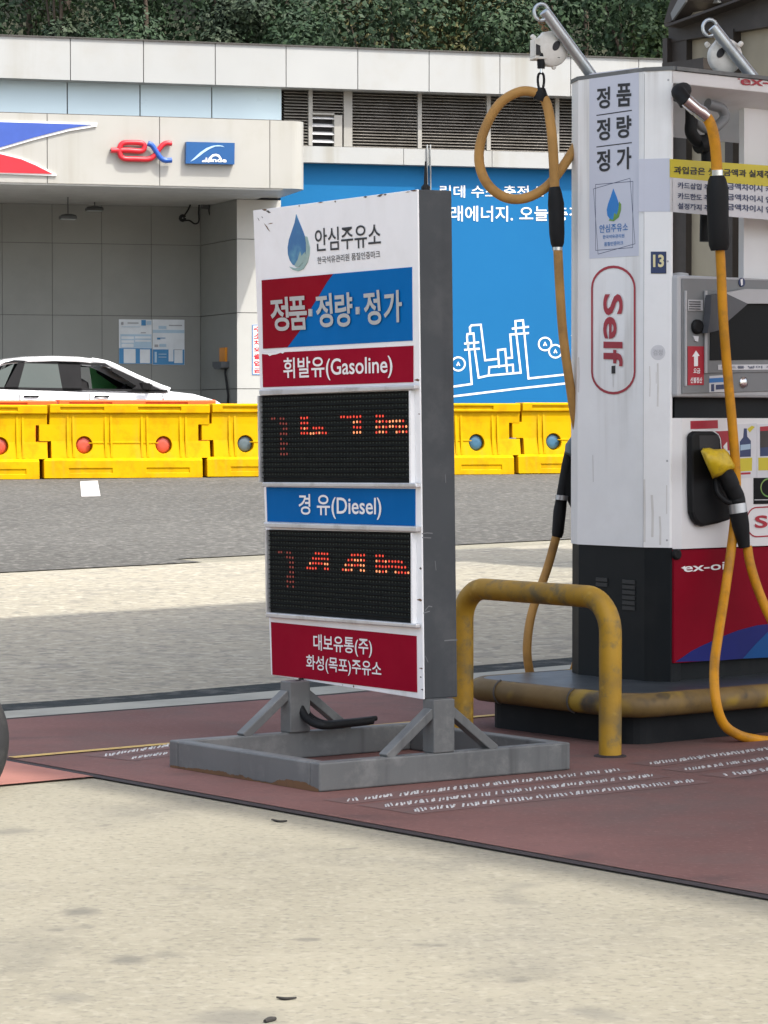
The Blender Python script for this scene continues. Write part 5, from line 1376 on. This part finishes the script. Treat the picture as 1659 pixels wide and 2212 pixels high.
b = MB(); b.tube(hosepath([atY(x, y, Yr+d) for x, y, d in drop_] + [atY(1200, 1500, 12.2), atY(1160, 1490, 12.1)] + [atY(1143, 1445, 12.0), atY(1139, 1390, 11.97), atY(1150, 1320, 11.98), atY(1180, 1235, 12.0), atY(1196, 1180, 12.0), atY(1204, 1150, 12.0)]), RH*.93, 'hose_dusty', 14); b.build('lower_hose', h1)
n1 = thing('fuel_nozzle', 'black fuel nozzle hung on the rear side of the pump, at its left edge', 'nozzle', atY(1212, 1155, 12.0), 'fuel nozzles of the dispenser')
b = MB(); b.tube([atY(x, y, 12.0) for x, y in [(1203, 1160), (1205, 1150), (1209, 1105), (1214, 1070), (1225, 1010), (1236, 970)]], [.022, .026, .028, .024, .026, .03], 'rubber_black', 14); b.build('grip', n1)
b = MB(); b.tube([atY(1213, 1080, 11.98), atY(1214, 1070, 11.98)], .029, 'duct_silver', 12); b.build('collar', n1)
b = MB(); b.prism([atY(x, y, 11.97) for x, y in [(1221, 1040), (1238, 990), (1252, 990), (1252, 1100), (1236, 1102), (1222, 1075)]], (.02, .12, 0), 'rubber_black'); b.build('boot_guard', n1)
b = MB(); b.lathe(atY(1233, 985, 11.96), (.5, .2, .8), [(0, .03), (.03, .045), (.10, .04), (.12, .02)], 'reflector_grey', 14); b.build('nozzle_body', n1)
# front hose
def fp3(x, y, n): return PF.at(x, y, n)
h2 = thing('fuel_hose', 'orange hose hanging down the front of the pump from its header', 'hose', fp3(1560, 1590, .25), 'orange fuel hoses of the dispenser')
b = MB(); b.tube(hosepath([fp3(*K(Q3, 470, 250), -.02)+QA*.06, fp3(*K(Q3, 420, 200), .02), fp3(*K(Q3, 340, 230), .06), fp3(*K(Q3, 420, 340), .09), fp3(*K(Q3, 455, 395), .10)]), .030, 'rubber_black', 14); b.build('elbow', h2)
b = MB(); b.tube([fp3(*K(Q3, 440, 345), .10), fp3(*K(Q3, 545, 440), .11), fp3(*K(Q3, 590, 480), .112)], .027, 'chrome', 16); b.tube([fp3(*K(Q3, 590, 470), .112), fp3(*K(Q3, 660, 525), .115), fp3(*K(Q3, 735, 590), .12)], [.025, .03, .026], 'chrome', 16); b.build('swivel', h2)
b = MB(); b.tube(hosepath([fp3(*K(Q3, *p), n) for *p, n in [(715, 570, .12), (775, 640, .125), (830, 780, .13), (870, 1000, .13), (890, 1240, .13), (893, 1390, .13)]]), RH*1.08, 'hose_orange', 14); b.build('upper_hose', h2)
b = MB(); b.tube([fp3(*K(Q3, 893, 1365), .13), fp3(*K(Q3, 895, 1450), .13)], .026, 'chrome', 16); b.build('metal_ring', h2)
b = MB(); b.tube([fp3(*K(Q3, x, y), .13) for x, y in [(896, 1445), (898, 1500), (905, 1640), (912, 2100)]] + [fp3(1553.5, 528, .13), fp3(1554, 541, .13)], [.028, .036, .044, .043, .042, .034], 'rubber_black', 18); b.build('breakaway_cuff', h2)
low = [(1555, 535, .13), (1558, 590, .13), (1563, 700, .125), (1573, 820, .12), (1583, 930, .12), (1590, 1030, .115), (1588, 1110, .11), (1579, 1190, .12), (1566, 1280, .15), (1552, 1370, .26), (1543, 1440, .36), (1546, 1510, .42), (1562, 1562, .43), (1592, 1586, .43), (1630, 1597, .43), (1668, 1599, .43), (1712, 1584, .43), (1735, 1540, .42), (1730, 1470, .36), (1700, 1400, .25), (1664, 1335, .22), (1638, 1275, .19), (1621, 1220, .17), (1614, 1180, .155)]
b = MB(); b.tube(hosepath([fp3(*p) for p in low]), RH*.95, 'hose_orange', 14); b.build('lower_hose', h2)
n2 = thing('fuel_nozzle', 'black fuel nozzle with a yellow cover resting in the front boot', 'nozzle', fp3(1600, 1150, .12), 'fuel nozzles of the dispenser')
b = MB(); b.tube(hosepath([fp3(*K(Q4, *p), n) for *p, n in [(820, 880, .09), (960, 1010, .115), (1040, 1180, .125), (1110, 1330, .13), (1120, 1420, .135)]]), [.034]*8+[.036]*8+[.034]*8+[.033]*8+[.03], 'rubber_black', 16); b.build('grip', n2)
b = MB(); b.tube([fp3(*K(Q4, 1115, 1415), .135), fp3(*K(Q4, 1135, 1550), .14)], .0365, 'duct_silver', 16); b.build('collar', n2)
b = MB(); b.tube([fp3(*K(Q4, 1135, 1545), .14), fp3(*K(Q4, 1165, 1720), .145), fp3(*K(Q4, 1222, 2050), .155)], [.037, .036, .023], 'rubber_black', 16); b.build('hose_cuff', n2)
b = MB(); FY = shifted(PF, 0)
def yc(pts, n): return [FY.at(*K(Q4, *p), n) for p in pts]
r0 = yc([(585, 650), (620, 605), (715, 598), (780, 622), (930, 615), (990, 670), (1085, 850), (1085, 900), (975, 940), (890, 1005), (755, 1055), (680, 880)], .05)
r1 = yc([(590, 655), (625, 612), (715, 606), (785, 630), (925, 622), (985, 675), (1080, 852), (1078, 900), (972, 938), (888, 1000), (762, 1045), (688, 875)], .13)
r2 = yc([(640, 690), (660, 650), (730, 645), (790, 662), (905, 660), (955, 700), (1035, 845), (1035, 880), (950, 905), (880, 955), (790, 985), (735, 860)], .165)
n_ = 12; V = r0+r1+r2
b.add(V, [(i*n_+j, i*n_+(j+1) % n_, (i+1)*n_+(j+1) % n_, (i+1)*n_+j) for i in range(2) for j in range(n_)]+[tuple(range(2*n_, 3*n_)), tuple(range(n_-1, -1, -1))], 'nozzle_yellow', True); b.build('yellow_cover', n2)
b = MB(); b.tube(hosepath([fp3(*K(Q4, *p), n) for *p, n in [(800, 1040, .08), (830, 1250, .10), (960, 1380, .12), (1080, 1400, .13)]]), .012, 'rubber_black', 8); b.build('lever_guard', n2)
# dark rear hose coil seen through the pump opening
hb = thing('rear_hose_coil', 'black hose loop tied up inside the pump opening behind the front hose', 'hose', PF.at(1530, 330, -.09))
b = MB(); b.tube(hosepath([PF.at(*K(Q3, *p), -.09) for p in [(525, 470), (525, 640), (518, 800), (570, 900), (640, 950), (720, 985)]]), .026, 'rubber_black', 12)
b.tube(hosepath([PF.at(*K(Q3, *p), -.09) for p in [(600, 560), (640, 680), (720, 750), (830, 770), (940, 690), (1010, 590), (960, 470), (850, 430), (760, 400)]]), .022, 'bezel_grey', 12)
b.tube(hosepath([PF.at(*K(Q3, *p), -.09) for p in [(700, 960), (750, 1060), (760, 1250), (760, 1500), (740, 2100), (735, 2400)]]), .026, 'rubber_black', 12); b.build('hose', hb)
b = MB(); b.tube([PF.at(*K(Q3, *p), -.09) for p in [(620, 1010), (680, 990), (760, 960)]], [.034, .04, .034], 'rubber_black', 12); b.tube([PF.at(*K(Q3, 745, 760), -.09), PF.at(*K(Q3, 745, 950), -.09)], .008, 'rubber_black', 8); b.build('tie_strap', hb)

# ================================================================== kiosk behind the pump
kc = atY(1436, 600, 21.0); kc.z = 0
KF = plane(kc, -QA, -PA, (1, 3))
kz = gz(21)
ki = thing('brown_kiosk', 'dark brown framed kiosk with beige wall panels behind the pump', 'kiosk', (kc.x, kc.y, kz))
b = MB()
uE_ = 3.2
tops = lambda x: 585/3.7365/1.8228-(x-K(Q2, 440, 0)[0])*.16
b.box(KF, .0, kz-.1, uE_, KF.px(1478, 84)[1]+.2, -.2, -.08, 'kiosk_beige'); b.build('wall_panels', ki)
b = MB()
zK = KF.px(1440, 84)[1]
b.box(KF, 0, kz-.1, KF.px(1447, 300)[0], zK, -.2, .03, 'kiosk_brown'); b.box(KF, KF.px(1447, 300)[0], kz-.1, KF.px(1478, 300)[0], zK, -.2, -.02, 'kiosk_brown')
u_ = KF.px(1566, 300)[0]; b.box(KF, u_, kz-.1, KF.px(1583, 300)[0], zK, -.1, .0, 'kiosk_brown')
b.build('frame_posts', ki)
b = MB()
zp = KF.px(*K(Q2, 440, 585))[1]
b.pxprism(KF, [K(Q2, 195, 385), K(Q2, 1250, 0), K(Q2, 3000, -600), K(Q2, 3000, 180), K(Q2, 1659, 390), K(Q2, 440, 585), K(Q2, 195, 625)], -.15, -.01, 'kiosk_brown'); b.build('gable_board', ki)
b = MB()
b.pxprism(KF, [K(Q2, 130, 350), K(Q2, 210, 340), K(Q2, 1250, -35), K(Q2, 3000, -640), K(Q2, 3000, -600), K(Q2, 1250, 0), K(Q2, 195, 385), K(Q2, 130, 390)], -1.5, .12, 'kiosk_brown')
b.pxprism(KF, [K(Q2, 125, 340), K(Q2, 205, 60), K(Q2, 300, -200), K(Q2, 560, -200), K(Q2, 475, 0), K(Q2, 230, 320)], -.3, .06, 'kiosk_brown')
b.pxprism(KF, [K(Q2, 225, 200), K(Q2, 330, 0), K(Q2, 460, -200), K(Q2, 500, -200), K(Q2, 440, 30), K(Q2, 250, 300)], .06, .08, 'bezel_grey')
b.pxprism(KF, [K(Q2, 300, 250), K(Q2, 480, 0), K(Q2, 700, -250), K(Q2, 3000, -900), K(Q2, 3000, -660), K(Q2, 1250, -50)], -1.2, -.25, 'kiosk_brown'); b.build('roof', ki)
b = MB(); b.pxprism(KF, [K(Q2, 485, 70), K(Q2, 860, 0), K(Q2, 915, 5), K(Q2, 915, 35), K(Q2, 490, 125)], -.24, -.2, 'bezel_grey'); b.build('roof_light', ki)
b = MB(); b.pxprism(KF, [K(Q2, 100, 930), K(Q2, 500, 880), K(Q2, 705, 845), K(Q2, 710, 1010), K(Q2, 100, 1010)], .0, .3, 'kiosk_brown'); b.build('awning', ki)

# ================================================================== tyre at the left edge, litter
wc = atY(-160, 1590, 9.55)
ty = thing('upright_tyre', 'black tyre edge standing at the left edge of the photo', 'tyre', (wc.x, wc.y, .0))
rw = (17+160)/FPX*9.55
ax = Vector((.28, -.96, 0)).normalized()
wc.z = rw
prof = [(-.09, rw*.62), (-.095, rw*.85), (-.08, rw*.96), (-.04, rw), (.04, rw), (.08, rw*.96), (.095, rw*.85), (.09, rw*.62)]
wcx = Vector((wc.x, wc.y, atY(-160, 1600, 9.55).z))
b = MB(); b.lathe(wcx, ax, prof, 'tyre_rubber', 64); b.build('tread', ty)
b = MB(); b.lathe(wcx, ax, [(.0, .04), (.07, .05), (.06, rw*.5), (.088, rw*.63), (.05, rw*.6)], 'rim_metal', 24); b.build('rim', ty)
for lab, pts, w in (('dark twig lying on the pale concrete, above the black chip at the bottom edge', [(598, 2154), (615, 2157), (640, 2155)], .0035), ('black rubber chip lying on the concrete at the bottom edge', [(572, 2206), (582, 2203), (595, 2200)], .0065), ('small dark leaf on the concrete below the front corner of the sign base', [(587, 1770), (603, 1774), (620, 1773)], .004)):
    nm_ = lab.split()[1] if 'twig' in lab else ('rubber_chip' if 'chip' in lab else 'fallen_leaf')
    b = MB(); P = [atZ(x, y, .004) for x, y in pts]; b.tube(smooth_path(P, 4), [w*(.6+.4*math.sin(i/8*3.14)) for i in range(9)], 'debris', 7)
    tag(b.build(nm_), lab, {'twig': 'twig', 'rubber_chip': 'debris', 'fallen_leaf': 'leaf'}[nm_])

# ================================================================== canopy over the pumps (above the frame; it shades them)
CH = 7.2
_h = Vector((SDIR.x, SDIR.y, 0))*(CH/-SDIR.z)          # how far the roof's shadow lands from its edge
CA0, CB1 = 5.27-PA.dot(_h), 14.4-QA.dot(_h)
can = thing('canopy', 'high flat white canopy roof above the pump islands', 'canopy', ab(11, 14, gz(15)))
b = MB(); b.prism([ab(a, c, CH) for a, c in ((CA0, -2.5), (20, -2.5), (20, CB1), (CA0, CB1))], (0, 0, .5), 'canopy_white'); b.build('roof', can)
b = MB(); b.vprism([(p.x, p.y) for p in (ab(12.6, 7.2), ab(12.95, 7.2), ab(12.95, 7.55), ab(12.6, 7.55))], 0, CH, 'canopy_white'); b.build('pillar', can)
